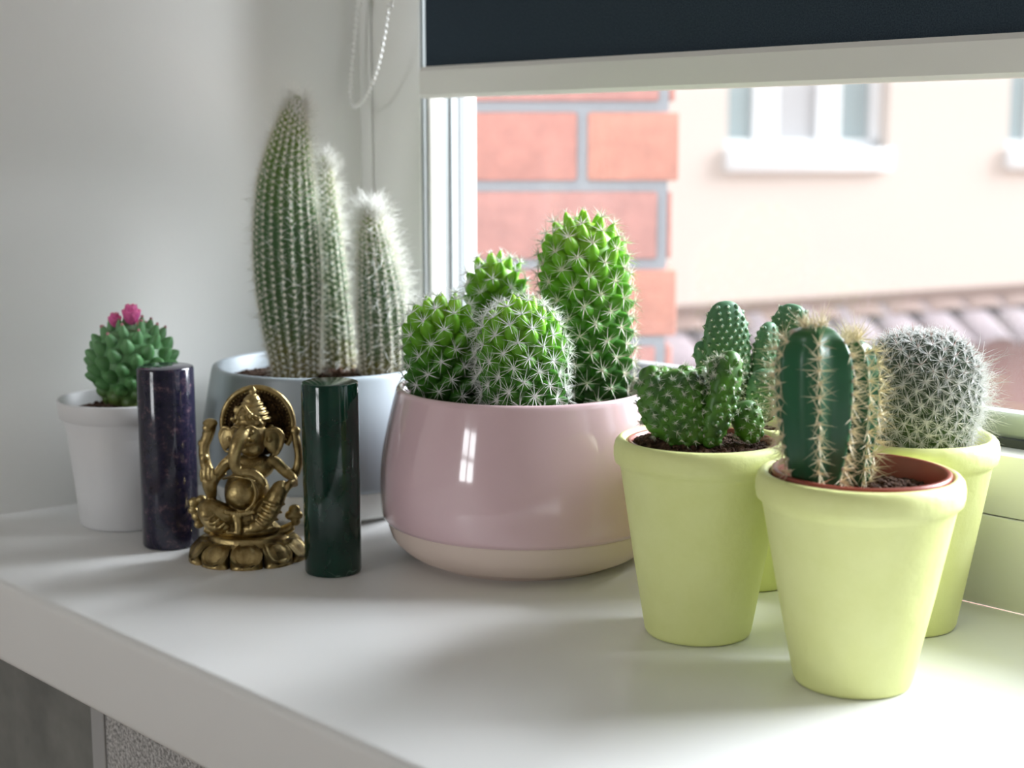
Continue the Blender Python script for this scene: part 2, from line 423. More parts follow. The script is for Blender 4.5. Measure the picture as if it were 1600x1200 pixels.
structure(boxes('wall_below', [(-2.0, -0.6185, 0.33, 0.64, -0.9, -0.0402)], M['greywall']), 'dark grey wall under the left end of the sill')
structure(boxes('trim_1', [(-0.6185, -0.6065, 0.3275, 0.35, -0.9, -0.0402)], M['greystrip']), 'light grey vertical strip under the sill')
structure(boxes('wall_niche', [(-0.6065, 2.0, 0.3285, 0.64, -0.9, -0.0402)], M['wovenwall']), 'woven textured grey wallpaper under the sill')
structure(boxes('floor', [(-2.0, 2.0, -2.8, 0.64, -0.95, -0.9)], M['floor']))
structure(boxes('ceiling', [(-2.0, 2.0, -2.8, 0.64, 1.7, 1.75)], M['roomwall']))
structure(boxes('wall_left', [(-2.05, -2.0, -2.8, 0.64, -0.9, 1.7)], M['roomwall']))
structure(boxes('wall_right', [(2.0, 2.05, -2.8, 0.64, -0.9, 1.7)], M['roomwall']))
structure(boxes('wall_back', [(-2.0, 2.0, -2.8, -2.7, -0.9, 0.05), (-2.0, 2.0, -2.8, -2.7, 0.95, 1.7),
                              (-2.0, -0.85, -2.8, -2.7, 0.05, 0.95), (-0.15, 2.0, -2.8, -2.7, 0.05, 0.95)], M['roomwall']))
structure(boxes('window_2', [(-0.85, -0.80, -2.74, -2.70, 0.05, 0.95), (-0.20, -0.15, -2.74, -2.70, 0.05, 0.95), (-0.53, -0.47, -2.715, -2.69, 0.05, 0.95),
                             (-0.85, -0.15, -2.715, -2.69, 0.62, 0.68), (-0.85, -0.15, -2.74, -2.7, 0.05, 0.11), (-0.85, -0.15, -2.74, -2.7, 0.89, 0.95)], M['upvc']))

w1 = bpy.data.objects.new('window_1', None); COL.objects.link(w1); w1['kind'] = 'structure'; w1['label'] = 'white framed window over the sill'
# sill slab with its horns in front of the wall
so = prism('window_sill', [(-0.9, 0.288), (0.95, 0.288), (0.95, 0.33), (XR + 0.033, 0.33), (XR, YF), (XL, YF), (-0.7405, 0.33), (-0.9, 0.33)],
           -0.040, 0.0, M['sill'], w1)
bm = bmesh.new(); bm.from_mesh(so.data)
ed = [e for e in bm.edges if all(abs(v.co.y - 0.288) < 1e-4 for v in e.verts) and abs(e.verts[0].co.x - e.verts[1].co.x) > 0.1]
bmesh.ops.bevel(bm, geom=ed, offset=0.004, segments=5, affect='EDGES', profile=0.5)
bm.to_mesh(so.data); bm.free()
for p in so.data.polygons: p.use_smooth = True
so.data.set_sharp_from_angle(angle=math.radians(30))
XJ, XM0, XM1 = -0.656, 0.02, 0.10
boxes('frame_rail', [(XL, XR, YF, 0.635, 0.0, 0.0398)], M['upvc'], w1, 0.0012)
boxes('light_gap_filler', [(XL, XR, 0.578, 0.630, 0.02, 0.060), (XL, XJ - 0.003, 0.578, 0.612, 0.06, ZT)], M['upvc'], w1)  # unseen backing added to stop light leaking through the frame gaps
for a, b in ((XJ, XM0), (XM1, XR - 0.052)):
    boxes('glazing_bead', [(a, b, YF, 0.592, 0.0402, 0.067)], M['upvc'], w1, 0.0015)
    boxes('glazing_bead', [(a, b, 0.604, 0.635, 0.0402, 0.072)], M['upvc'], w1, 0.0015)
    boxes('gasket', [(a, b, 0.588, 0.592, 0.067, 0.0705)], M['gasket'], w1)
    boxes('gasket', [(a, a + 0.003, 0.5885, 0.5925, 0.0705, ZT - 0.05)], M['spacer'], w1)
    boxes('spacer', [(a, b, 0.594, 0.603, 0.067, 0.081), (a, a + 0.004, 0.5935, 0.599, 0.081, ZT - 0.05)], M['spacer'], w1)
    boxes('gasket', [(a, a + 0.0045, 0.5995, 0.604, 0.081, ZT - 0.05)], M['darkspacer'], w1)
    make('glass_pane', [(a, 0.593, 0.067), (b, 0.593, 0.067), (b, 0.593, ZT - 0.05), (a, 0.593, ZT - 0.05)], [[(0, 1, 2, 3)]], M['glass'], w1, False)
boxes('frame_stile', [(XL, XJ, YF, 0.590, 0.0402, ZT - 0.001)], M['upvc'], w1, 0.0012)
boxes('frame_stile', [(XL, XJ + 0.0008, 0.5915, 0.617, 0.0402, ZT - 0.001)], M['upvc'], w1, 0.0012)
boxes('inner_bead', [(XJ, XJ + 0.0022, 0.5735, 0.5762, 0.067, ZT - 0.05)], M['spacer'], w1)
boxes('inner_bead', [(XJ, XJ + 0.004, 0.5767, 0.588, 0.067, ZT - 0.05)], M['upvc'], w1, 0.001)
boxes('corner_bead', [(XL - 0.0005, XL + 0.010, YF - 0.0015, YF, 0.0005, ZT - 0.001)], M['plaster'], w1, 0.001)
boxes('mullion', [(XM0, XM1, YF, 0.635, 0.0402, ZT - 0.001)], M['upvc'], w1, 0.0012)
boxes('frame_stile', [(XR - 0.052, XR, YF, 0.635, 0.0402, ZT - 0.001)], M['upvc'], w1, 0.0012)
boxes('frame_rail', [(XJ, XM0, YF, 0.635, ZT - 0.05, ZT - 0.001), (XM1, XR - 0.052, YF, 0.635, ZT - 0.05, ZT - 0.001)], M['upvc'], w1)
v, q, t = tube([(XL + 0.004, YF - 0.0005, 0.001), (-0.2, YF - 0.0005, 0.001), (0.3, YF - 0.0005, 0.001), (XR - 0.01, YF - 0.0005, 0.001)], [0.0022] * 4, 8)
MB().add(v, q, t).build('sealant', M['upvc'], w1)

# ------------------------------------------------------------------ outside
ZG = -1.6
M['paving'] = mat('reddish yard paving', (0.5, 0.3, 0.22), 0.9); noise_color(M['paving'], [(0.35, (0.25, 0.12, 0.08)), (0.65, (0.33, 0.25, 0.17))], 2.5, 3)
M['stucco'] = mat('peach stucco', (0.60, 0.50, 0.435), 0.9); bump(M['stucco'], 40, 0.2, 4, 0.01)
M['housewhite'] = mat('white house window plastic', (0.74, 0.74, 0.74), 0.5)
M['housepane'] = mat('house window glass', (0.24, 0.30, 0.30), 0.15)
M['houseroom'] = mat('house curtain', (0.40, 0.39, 0.39), 0.8)
M['rooftile'] = mat('faded clay tile', (0.5, 0.33, 0.30), 0.8); noise_color(M['rooftile'], [(0.3, (0.16, 0.115, 0.125)), (0.7, (0.215, 0.155, 0.155))], 8, 3)
M['redwall'] = mat('red painted wall', (0.27, 0.12, 0.10), 0.9)
M['roofdark'] = mat('dark red roof tiles', (0.14, 0.07, 0.045), 0.8)
M['mortar'] = mat('grey mortar', (0.21, 0.225, 0.245), 0.95); bump(M['mortar'], 200, 0.4, 3, 0.003)
for i, c in enumerate([(0.36, 0.135, 0.10), (0.34, 0.135, 0.11), (0.39, 0.15, 0.10), (0.33, 0.14, 0.115)]):
    M['brick%d' % i] = mat('red brick', c, 0.85)
    noise_color(M['brick%d' % i], [(0.3, tuple(k * 0.85 for k in c)), (0.7, tuple(min(1, k * 1.15) for k in c))], 45, 4)
    bump(M['brick%d' % i], 150, 0.4, 4, 0.003)
structure(boxes('ground', [(-60, 40, 0.7, 60, ZG - 0.2, ZG)], M['paving']), 'reddish paved yard outside the window')

# brick pillar, square on to the lens
DP = 1.46
pc = FH * DP
def pil(x, y): return to_local(hit(x, y, pc, FH), pc)
edge_u = pil(1061, 230)[0]
mz = [pil(800, y)[2] for y in (165, 291, 414, 532)]
CH = (mz[0] - mz[3]) / 3
pillar = thing('brick_pillar', 'red brick pillar with grey mortar joints outside the window', 'pillar', (pc[0], pc[1], ZG))
core_u = edge_u - 0.010
WP = 0.345
def cbox(b):
    return box(*b)
m = MB(); m.add(*box(core_u - WP, core_u, 0.006, 0.22, 0, 3.0)); m.build('mortar', M['mortar'], pillar, smooth=False)
HM = 0.0105
bm_cache = {}
def brick(u0, u1, z, h, d0=0.0, d1=0.222, ci=0):
    key = (round(u1 - u0, 3), ci, round(d1 - d0, 3))
    if key not in bm_cache:
        o = boxes('brick', [(0, u1 - u0, 0, d1 - d0, 0, h)], M['brick%d' % ci], pillar, 0.003); bm_cache[key] = o.data
    else:
        o = bpy.data.objects.new('brick', bm_cache[key]); COL.objects.link(o); o.parent = pillar
    o.location = (u0, d0, z)
    o['plain'] = 1
    del o['plain']
zz = mz[1] - ZG; k = 0
n_down = int(zz / CH)
course = -n_down
random.seed(3)
while True:
    z0 = (mz[1] - ZG) + course * CH
    if z0 + CH > 3.0: break
    odd = course % 2 == 0           # course 0 sits just above the joint at row 291
    e = edge_u + random.uniform(-0.0015, 0.0015)
    h = CH - HM
    if odd:
        u = pil(910, 230)[0]
        brick(u + 0.005, e, z0 + HM / 2, h, ci=2)
        brick(u - 0.005 - 0.21, u - 0.005, z0 + HM / 2, h, ci=1 if course else 0)
    else:
        u = pil(1037, 230)[0]
        brick(u + 0.005, e - 0.004, z0 + HM / 2, h, 0.002, ci=0)
        brick(u - 0.005 - 0.21, u - 0.005, z0 + HM / 2, h, ci=[1, 3][(course // 2) % 2])
        brick(u - 0.015 - 0.31, u - 0.015 - 0.21, z0 + HM / 2, h, ci=2)
    course += 1

# house across the yard
AF = math.radians(60.7)
DF = FH * math.cos(AF) + RT * math.sin(AF)
NF = np.cross(np.array([0, 0, 1.0]), DF); NF = NF if NF @ FH > 0 else -NF      # pointing away
HC = FH * 12 / 1.0
HC = hit(1330, 230, HC, FH) * np.array([1, 1, 0])
hz = math.atan2(DF[1], DF[0])
house = thing('house', 'peach stucco house with white windows across the yard', 'house', (HC[0], HC[1], ZG), hz)
sgn = 1 if (np.cross(np.array([0, 0, 1.0]), DF) @ NF) > 0 else -1
def hs(x, y):
    d = hit(x, y, HC, NF) - HC; return d @ DF, d[2] - ZG
ux0, uz_top = hs(1140, -150)
wl, wr = hs(1136, 200)[0], hs(1388, 200)[0]
wr2 = hs(1575, 200)[0]
zs0, zs1 = hs(1260, 268)[1], hs(1260, 232)[1]
ztop = zs1 + 1.35
ww = wr - wl
Hh = 3.6
wm = MB()
wins = [wl, wr2, wr2 + (wr2 - wl), wl - (wr2 - wl)]
xs = sorted(wins)
x_lo, x_hi = -9.0, 9.0
cur = x_lo
for a in xs:
    wm.add(*box(cur, a, 0, 0.3, 0, ztop + 0.7)); wm.add(*box(a, a + ww, 0, 0.3, 0, zs0)); wm.add(*box(a, a + ww, 0, 0.3, ztop, ztop + 0.7)); cur = a + ww
wm.add(*box(cur, x_hi, 0, 0.3, 0, ztop + 0.7)); wm.add(*box(x_lo, x_hi, 0.3, 6, 0, ztop + 0.7))
wm.build('wall', M['stucco'], house, smooth=False)
make('roof', [(x_lo - .3, -0.4, ztop + 0.7), (x_hi + .3, -0.4, ztop + 0.7), (x_hi + .3, 6.4, ztop + 0.7), (x_lo - .3, 6.4, ztop + 0.7), (x_lo - .3, 3, ztop + 1.6), (x_hi + .3, 3, ztop + 1.6)],
     [[(0, 1, 5, 4), (2, 3, 4, 5), (0, 3, 2, 1)], [(0, 4, 3), (1, 2, 5)]], M['roofdark'], house, False)
for a in xs:
    fw = ww * 0.145
    bars = [(a, a + ww, 0.10, 0.16, zs1 - 0.02, zs1 + 0.07), (a, a + ww, 0.10, 0.16, ztop - 0.08, ztop), (a, a + 0.05, 0.10, 0.16, zs1, ztop), (a + ww - 0.11, a + ww, 0.10, 0.16, zs1, ztop),
            (a + ww * 0.20, a + ww * 0.20 + fw, 0.09, 0.16, zs1, ztop), (a + ww * 0.59, a + ww * 0.59 + fw, 0.09, 0.16, zs1, ztop)]
    wo = boxes('window', bars, M['housewhite'], house)
    for p0, p1, mm in ((0.04, 0.20, 'housepane'), (0.20 + 0.145, 0.59, 'houseroom'), (0.59 + 0.145, 0.92, 'housepane')):
        boxes('pane', [(a + ww * p0, a + ww * p1, 0.12, 0.13, zs1 + 0.05, ztop - 0.06)], M[mm], wo)
    boxes('sill', [(a - 0.03, a + ww + 0.01, -0.06, 0.11, zs0, zs1)], M['housewhite'], wo, 0.01)

# low yard wall with a tiled cap between pillar and house
TC = hit(1330, 460, FH * 6.0, FH)
tw = thing('tiled_yard_wall', 'low red yard wall capped with faded mauve clay tiles', 'wall', (TC[0], TC[1], ZG), hz)
top = TC[2] - ZG
boxes('wall', [(-6, 5, 0.05, 0.20, 0, top - 0.15)], M['redwall'], tw)
boxes('underlay', [(-6, 5, 0.10, 0.16, top - 0.15, top - 0.02)], M['roofdark'], tw)
tm = None
def tile_mesh():
    n = 10; a = np.linspace(0, PI, n); pts = []
    L0, L1 = np.array([0, 0.14, -0.012]), np.array([0, -0.10, -0.17])
    m_ = MB(); v = []
    for off, sc in ((L0, 0.92), (L1, 1.0)):
        for th, rr in ((0.012, 1), (0.0, 1)):
            pass
        for rad in (0.112 * sc, 0.097 * sc):
            for q_ in a: v.append((rad * math.cos(q_), off[1], off[2] + rad * math.sin(q_) * 0.30))
    v = np.array(v); f = []
    for i in range(n - 1):
        f += [(i, i + 1, 2 * n + i + 1, 2 * n + i), (n + i + 1, n + i, 3 * n + i, 3 * n + i + 1), (i + 1, i, n + i, n + i + 1), (2 * n + i, 2 * n + i + 1, 3 * n + i + 1, 3 * n + i)]
    f += [(0, 2 * n, 3 * n, n), (n - 1, 2 * n - 1, 4 * n - 1, 3 * n - 1)]
    return v, f
tv_, tf_ = tile_mesh()
t0 = make('tile', tv_, [tf_], M['rooftile'], tw, True)
t0.location = (-4.6, -0.03, top - 0.075)
rt0 = make('ridge_shade_tile', tv_ * np.array([1, 0.45, 0.45]) , [tf_], M['roofdark'], tw, True); rt0.location = (-4.5, 0.08, top - 0.035)  # dark colour of these caps puts in the shadow line along the tile tops
for k in range(1, 40):
    o = t0.copy(); COL.objects.link(o); o.parent = tw
    o.location = (-4.6 + 0.232 * k, -0.03 + random.uniform(-0.008, 0.008), top - 0.075 + random.uniform(-0.008, 0.008))
    o = rt0.copy(); COL.objects.link(o); o.parent = tw
    o.location = (-4.5 + 0.232 * k, 0.08, top - 0.035 + random.uniform(-0.006, 0.006))

# ------------------------------------------------------------------ roller blind
YB = 0.560
bx0 = hit(655, 130, (0, YB, 0), (0, 1, 0))[0]; zb0 = hit(900, 145, (0, YB, 0), (0, 1, 0))[2]; zb1 = hit(900, 90, (0, YB, 0), (0, 1, 0))[2]
bl = thing('roller_blind', 'dark navy roller blind with white bottom rail hanging over the window', 'blind', (bx0, YB, zb0), 0)
BW = XM0 - bx0
boxes('fabric', [(0.0012, BW - 0.0012, 0.004, 0.0046, zb1 - zb0 - 0.003, 0.80)], M['blind'], bl)
rail = MB(); pr = [(0.0, 0.002), (0.0, 0.0155), (0.002, 0.0182), (0.0095, 0.0182), (0.012, 0.016), (0.012, 0.002), (0.010, 0.0), (0.002, 0.0)]
n = len(pr); sc = (zb1 - zb0) / 0.0182
v = [(0, y, z * sc) for y, z in pr] + [(BW, y, z * sc) for y, z in pr]
make('bottom_rail', v, [[(i, i + n, (i + 1) % n + n, (i + 1) % n) for i in range(n)], [list(range(n)), list(range(n, 2 * n))[::-1]]], M['rail'], bl, False)
rt = MB(); v, q = lathe([(0, 0), (0.017, 0), (0.017, BW), (0, BW)], 24)
rt.add(v[:, [2, 0, 1]] + np.array([0, 0.009, 0.80]), q); rt.build('roller', M['rail'], bl)
# bead chain loop beside the blind's left end
cpx = [(612, -60, 0.545), (607, 0, 0.545), (599, 60, 0.546), (588, 110, 0.548), (573, 148, 0.551), (556, 167, 0.554), (548, 152, 0.557), (551, 100, 0.560), (556, 50, 0.562), (560, 0, 0.562), (563, -60, 0.562)]
pts = [hit(x, y, (0, Y, 0), (0, 1, 0)) - np.array([bx0, YB, zb0]) for x, y, Y in cpx]
up1 = pts[0] + np.array([0.004, 0.003, 0.5]); up2 = pts[-1] + np.array([-0.001, 0, 0.5])
pts = [up1, (up1 + pts[0]) / 2] + pts + [(up2 + pts[-1]) / 2, up2]
cs = Stem(pts, [0.0006] * len(pts), M=700)
ch = MB(); v, q, t = cs.body(6); ch.add(v, q, t)
nb = int(cs.L / 0.0036)
bp = cs._i(cs.p, (np.arange(nb) + 0.5) / nb)
E3 = np.eye(3)
ch.add(*inst(ICO1[0] * 0.0015, (), ICO1[1], bp, np.repeat(E3[:1], nb, 0), np.repeat(E3[1:2], nb, 0), np.repeat(E3[2:], nb, 0)))
o = ch.build('bead_chain', M['bead'], bl); o['kind'] = 'stuff'; o['label'] = 'white bead pull chain loop'

# ------------------------------------------------------------------ cactus helpers
def soil(parent, r, z, name='soil', mound=None, bits=260, m='soil', bit=(0.0006, 0.0018), slope=0.0):
    mb = MB(); n = 26; nr = 9
    vv = [(0, 0, z)]
    for i in range(1, nr + 1):
        for j in range(n):
            a = j * 2 * PI / n; rr = r * i / nr; vv.append((rr * math.cos(a), rr * math.sin(a), z))
    vv = np.array(vv); vv[1:-n, 2] += rng.normal(0, 0.0007, len(vv) - n - 1)
    def hgt(x, y):
        h = np.zeros_like(x)
        if mound: h = mound[2] * np.exp(-((x - mound[0]) ** 2 + (y - mound[1]) ** 2) / (2 * mound[3] ** 2))
        return h
    vv[:, 2] += hgt(vv[:, 0], vv[:, 1])
    q = [(1 + (i - 1) * n + j, 1 + (i - 1) * n + (j + 1) % n, 1 + i * n + (j + 1) % n, 1 + i * n + j) for i in range(1, nr) for j in range(n)]
    t = [(0, 1 + j, 1 + (j + 1) % n) for j in range(n)]
    mb.add(vv, q, t)
    rr = r * 0.96 * np.sqrt(rng.uniform(0, 1, bits)); aa = rng.uniform(0, 6.283, bits)
    P = np.stack([rr * np.cos(aa), rr * np.sin(aa), np.full(bits, z)], -1); P[:, 2] += hgt(P[:, 0], P[:, 1]) + 0.0003
    Z = norm(rng.normal(0, 1, (bits, 3))); x, y, _ = basis(Z)
    s1 = rng.uniform(bit[0], bit[1], bits)
    mb.add(*inst(ICO1[0] * np.array([1, 0.7, 1]), (), ICO1[1], P, x, y, Z, s1, s1 * rng.uniform(0.5, 1.2, bits)))
    o = mb.build(name, M[m], parent, smooth=False); o['kind'] = 'stuff'; return o
def dome_stem(u, f, z0, L, R, lean=(0, 0), base=0.85, dome=1.0, flat=2.0):
    """columnar body: slightly narrower foot, superelliptic dome"""
    hh = np.concatenate([np.linspace(0, max(L - dome * R, 0.1 * L), 7)[:-1], L - dome * R + dome * R * np.sin(np.linspace(0, PI / 2, 9))]) if L > dome * R else L * np.sin(np.linspace(0, PI / 2, 12))
    k = np.clip((hh - (L - dome * R)) / (dome * R), 0, 1)
    rr = R * (1 - k ** flat) ** (1 / flat); rr = rr * np.clip(base + (1 - base) * hh / (L * 0.45), base, 1)
    pts = [(u + lean[0] * h / L, f + lean[1] * h / L, z0 + h) for h in hh]
    return Stem(pts, np.maximum(rr, R * 0.03), M=90)
def mammillaria(parent, u, f, z0, ztop, R, N, th=0.0042, ta=0.0030, sp_n=11, sp_l=0.0052, lean=(0, 0), seed=0, white=0.5, pointy=1.0):
    body = dome_stem(u, f, z0, ztop - z0, R, lean)
    mb = MB(); sc = 1 - th * 0.72 / R
    v, q, t = body.body(40, lambda a, b: np.full_like(a, sc), 60); mb.add(v, q, t)
    t_, a_ = body.phyllo(N, 0.02)
    P, Nn, T = body.at(t_, a_, np.full(N, sc))
    upw = 0.35 + 0.55 * np.clip((t_ - 0.55) / 0.45, 0, 1)
    D = norm(Nn + T * upw[:, None])
    tv, tq, tt = cone_template([(1.0, -0.35), (0.97, 0.0), (0.82, 0.35), (0.55, 0.7), (0.28, 0.93), (0, 1.0)], 10)
    x, y, z = basis(D)
    s1 = ta * rng.uniform(0.9, 1.12, N) * (1 - 0.30 * np.clip((t_ - 0.8) / 0.2, 0, 1)); s2 = th * rng.uniform(0.85, 1.15, N)
    mb.add(*inst(tv, tq, tt, P, x, y, z, s1, s2))
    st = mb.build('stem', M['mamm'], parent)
    tip = P + D * (s2 * 0.98)[:, None]
    young = np.clip((t_ - 0.86) / 0.14, 0, 1)
    keep = young < 0.72
    sb = MB()
    A = stars(tip[keep], D[keep], sp_n, sp_l, 0.00020, 1.15, 0.2); sb.add(*spikes(*A))
    A = stars(tip[keep], D[keep], 4, sp_l * 0.7, 0.00019, 0.55, 0.25); sb.add(*spikes(*A))
    A = stars(tip[~keep], D[~keep], 7, sp_l * 0.35, 0.00017, 0.6, 0.25); sb.add(*spikes(*A))
    K = keep.sum(); x, y, z = basis(D[keep])
    sb.add(*inst(ICO1[0] * np.array([1, 1, 0.6]), (), ICO1[1], tip[keep], x, y, z, 0.00055, 0.00055))
    o = sb.build('spines', M['spinewhite'] if white > 0.5 else M['spine'], st, smooth=False); o['kind'] = 'stuff'
    return st
def clay_pot(parent, sc=1.0, rim_r=0.0372, base_r=0.0216, h=0.079, neck=0.0345):
    pr = [(0.0, 0.0), (base_r - 0.002, 0.0), (base_r - 0.0006, 0.0005), (base_r, 0.0018), (base_r + (neck - base_r) * 0.5, (h - 0.013) * 0.5), (neck, h - 0.0125), (neck + 0.0004, h - 0.0118)]
    pr += [(neck + 0.0010, h - 0.0108), (rim_r - 0.0005, h - 0.0098), (rim_r, h - 0.0075), (rim_r, h - 0.0045), (rim_r - 0.0006, h - 0.0020), (rim_r - 0.0018, h - 0.0006), (rim_r - 0.003, h), (rim_r - 0.0042, h - 0.0006), (rim_r - 0.005, h - 0.002)]
    pr += [(neck - 0.004, h - 0.014), (base_r - 0.003, 0.004), (0.0, 0.004)]
    v, q = lathe(pr, 112); return MB().add(v, q).build('pot', M['yellow'], parent)
def nursery(parent, r, z, depth=0.05, dx=0.0, dy=0.0):
    pr = [(0, z - depth), (r * 0.78, z - depth), (r * 0.95, z - 0.004), (r * 0.965, z - 0.0035), (r, z - 0.0032), (r, z - 0.0003), (r - 0.0004, z), (r - 0.0016, z), (r - 0.0019, z - 0.0004), (r * 0.92, z - 0.006), (r * 0.74, z - depth + 0.001), (0, z - depth + 0.001)]
    v, q = lathe(pr, 80); v = v + np.array([dx, dy, 0]); return MB().add(v, q).build('inner_pot', M['nursery'], parent)

# ------------------------------------------------------------------ front yellow pot with ribbed cactus
C = np.array([-0.2819, 0.455, 0])
pI = thing('potted_cactus', 'deep green ribbed column cactus with straw spines in the nearest yellow pot', 'cactus', C, group='yellow potted cacti')
clay_pot(pI)
nursery(pI, 0.0318, 0.0796, dx=0.0004)
soil(pI, 0.0288, 0.0705, bits=700, mound=(0.013, 0.004, 0.003, 0.010))
def cereus(parent, path, rad, ribs, th0, nare, spn, spl, depth=0.30, seed=0):
    s = Stem(path, rad, M=110)
    def mod(tt, aa): return 1 - depth * np.sqrt(np.sin(ribs / 2 * (aa - th0)) ** 2 + 0.004) * np.clip((1.0 - tt) / 0.10, 0.25, 1)
    v, q, t = s.body(ribs * 20, mod); st = MB().add(v, q, t).build('stem', M['cereus'], parent)
    P = []; N = []; T = []
    for k in range(ribs):
        tt = np.linspace(0.03, 0.99, nare) + rng.normal(0, 0.004, nare); aa = np.full(nare, th0 + k * 2 * PI / ribs)
        p, n_, t_ = s.at(np.clip(tt, 0, 1), aa, np.full(nare, 0.985)); P.append(p); N.append(n_); T.append(t_)
    P = np.vstack(P); N = np.vstack(N)
    sb = MB(); A = stars(P, N, spn, spl, 0.00019, 0.95, 0.35, 0.4); sb.add(*spikes(*A))
    A = stars(P, N, 4, spl * 1.2, 0.00021, 0.4, 0.25, 0.3); sb.add(*spikes(*A))
    ap = s.at(np.full(26, 0.985), rng.uniform(0, 6.28, 26), np.full(26, 0.8)); sb.add(*spikes(ap[0], ap[1] + rng.normal(0, .35, (26, 3)) + np.array([0, 0, .6]), spl * 0.9, 0.0002))
    o = sb.build('spines', M['spineyellow'], st, smooth=False); o['kind'] = 'stuff'
    fb = MB(); x, y, z = basis(N); fb.add(*inst(ICO1[0] * np.array([1, 1, 0.5]), (), ICO1[1], P, x, y, z, 0.0008, 0.0008))
    o = fb.build('areoles', M['felt'], st); o['kind'] = 'stuff'
    return st
f1 = -0.006
ax = [(1275, 776), (1273, 740), (1272, 690), (1271, 640), (1271, 590), (1271, 555), (1272, 530), (1273, 516), (1273, 508)]
hw = [32, 41, 53, 59, 60.5, 58, 47, 32, 7]
path = [lp(x, y, C, f1) for x, y in ax]; sI = 0.000231
cereus(pI, path, [w * sI * 1.06 for w in hw], 6, -PI / 2 - 0.06, 14, 9, 0.0066)
f2 = 0.009
ax = [(1333, 755), (1334, 700), (1334, 640), (1334, 590), (1333, 555), (1332, 538), (1332, 528)]
path = [lp(x, y, C, f2) for x, y in ax]
cereus(pI, path, [w * 0.000237 for w in (24, 31, 37, 38, 33, 22, 5)], 6, -0.10, 12, 11, 0.0074)

# ------------------------------------------------------------------ left yellow pot with crested pads
def pad(parent, c, w, h, t, rot, m='crest', dots=(0.0042, 1), tuft=6, tl=0.0016, spm='glochid', bumpy=0.0, taper=0.25, felt=0.00032, name='pad', bend=0.0):
    """flattened pad; c = its foot, rot = 3x3 with columns width / thickness / height axes"""
    nu, nv = 40, 26
    R_ = np.array(rot, float)
    def surf(a, b):        # a around 0..2pi, b 0..pi from foot to tip
        zc = (1 - np.cos(b)) / 2; s = np.sin(b) ** 0.75; k = 1 - taper * (1 - zc) + taper * 0.25
        x = w / 2 * s * k * np.sign(np.cos(a)) * np.abs(np.cos(a)) ** 0.9; y = t / 2 * s ** 0.8 * np.sin(a); z = h * zc
        y = y + bend * (zc ** 2) * h
        return np.stack([x, y, z], -1)
    b = np.linspace(0.02, PI - 0.02, nv); a = np.arange(nu) * 2 * PI / nu
    bb, aa = np.meshgrid(b, a, indexing='ij'); v = surf(aa.ravel(), bb.ravel())
    if bumpy: v = v + norm(v - np.array([0, 0, h / 2])) * (np.sin(v[:, :1] * 620 + 1) * np.cos(v[:, 2:] * 540 + 0.6) * bumpy * 1.6)
    i = np.arange(nv - 1)[:, None]; j = np.arange(nu)[None]
    q = np.stack([i * nu + j, i * nu + (j + 1) % nu, (i + 1) * nu + (j + 1) % nu, (i + 1) * nu + j], -1).reshape(-1, 4)
    n0 = len(v); v = np.vstack([v, [[0, 0, 0], [0, bend * h, h]]]); jj = np.arange(nu)
    tr_ = np.vstack([np.stack([(jj + 1) % nu, jj, np.full(nu, n0)], -1), np.stack([(nv - 1) * nu + jj, (nv - 1) * nu + (jj + 1) % nu, np.full(nu, n0 + 1)], -1)])
    mb = MB(); mb.add(v @ R_.T + np.array(c), q, tr_)
    # areoles in staggered rows on both faces and round the edge
    st = dots[0]; P = []; rows = int(h / (st * 0.8))
    for r_ in range(1, rows):
        zc = r_ / rows; bq = math.acos(1 - 2 * zc)
        for face in (1, -1):
            half = w / 2 * math.sin(bq) ** 0.75; nn = max(1, int(2 * half / st))
            for q_ in range(nn + 1):
                xx = (q_ + (0.5 if r_ % 2 else 0)) / max(nn, 1) * 2 - 1
                if abs(xx) <= 1: P.append((math.acos(max(-1, min(1, xx * 0.995))) * face, bq))
    P = np.array(P); e = 1e-3
    p0 = surf(P[:, 0], P[:, 1]); pa = surf(P[:, 0] + e, P[:, 1]); pb = surf(P[:, 0], P[:, 1] + e)
    N = norm(np.cross(pa - p0, pb - p0)); cen = np.array([0, 0, h / 2]); cen = np.broadcast_to(cen, p0.shape)
    N = np.where(((p0 - cen) * N).sum(1, keepdims=True) < 0, -N, N); ok = np.isfinite(N).all(1); p0 = p0[ok]; N = N[ok]
    edge = 1
    p0 = p0 @ R_.T + np.array(c); N = N @ R_.T
    x, y, z = basis(N)
    tv, tq, tt = cone_template([(1.0, -0.3), (0.8, 0.15), (0.4, 0.45), (0, 0.5)], 8)
    mb.add(*inst(tv, tq, tt, p0, x, y, z, st * 0.45, st * 0.40))
    po = mb.build(name, M[m], parent)
    sb = MB(); q0 = p0 + N * st * 0.16
    sb.add(*inst(ICO1[0], (), ICO1[1], q0, x, y, z, felt, felt * 0.8))
    A = stars(q0, N, tuft, tl, 0.00014, 0.75, 0.35, 0.5); sb.add(*spikes(*A))
    if m == 'crest':                                   # denser, longer bristles along the crests
        hz_ = (p0 - np.array(c)) @ R_[:, 2]; up_ = hz_ > 0.62 * h
        if up_.any(): A = stars(q0[up_], N[up_], 9, 0.0027, 0.00013, 0.7, 0.35, 0.4); sb.add(*spikes(*A))
    o = sb.build('spines', M[spm], po, smooth=False); o['kind'] = 'stuff'
    return po
def axes(lean_r=0.0, lean_f=0.0, turn=0.0):
    """pad axes: turn about the upright, then lean right / away; returns columns width, thickness, height"""
    Rm = Matrix.Rotation(lean_r, 3, 'Y') @ Matrix.Rotation(-lean_f, 3, 'X') @ Matrix.Rotation(turn, 3, 'Z')
    return np.array(Rm)
C = np.array([-0.3570, 0.4588, 0])
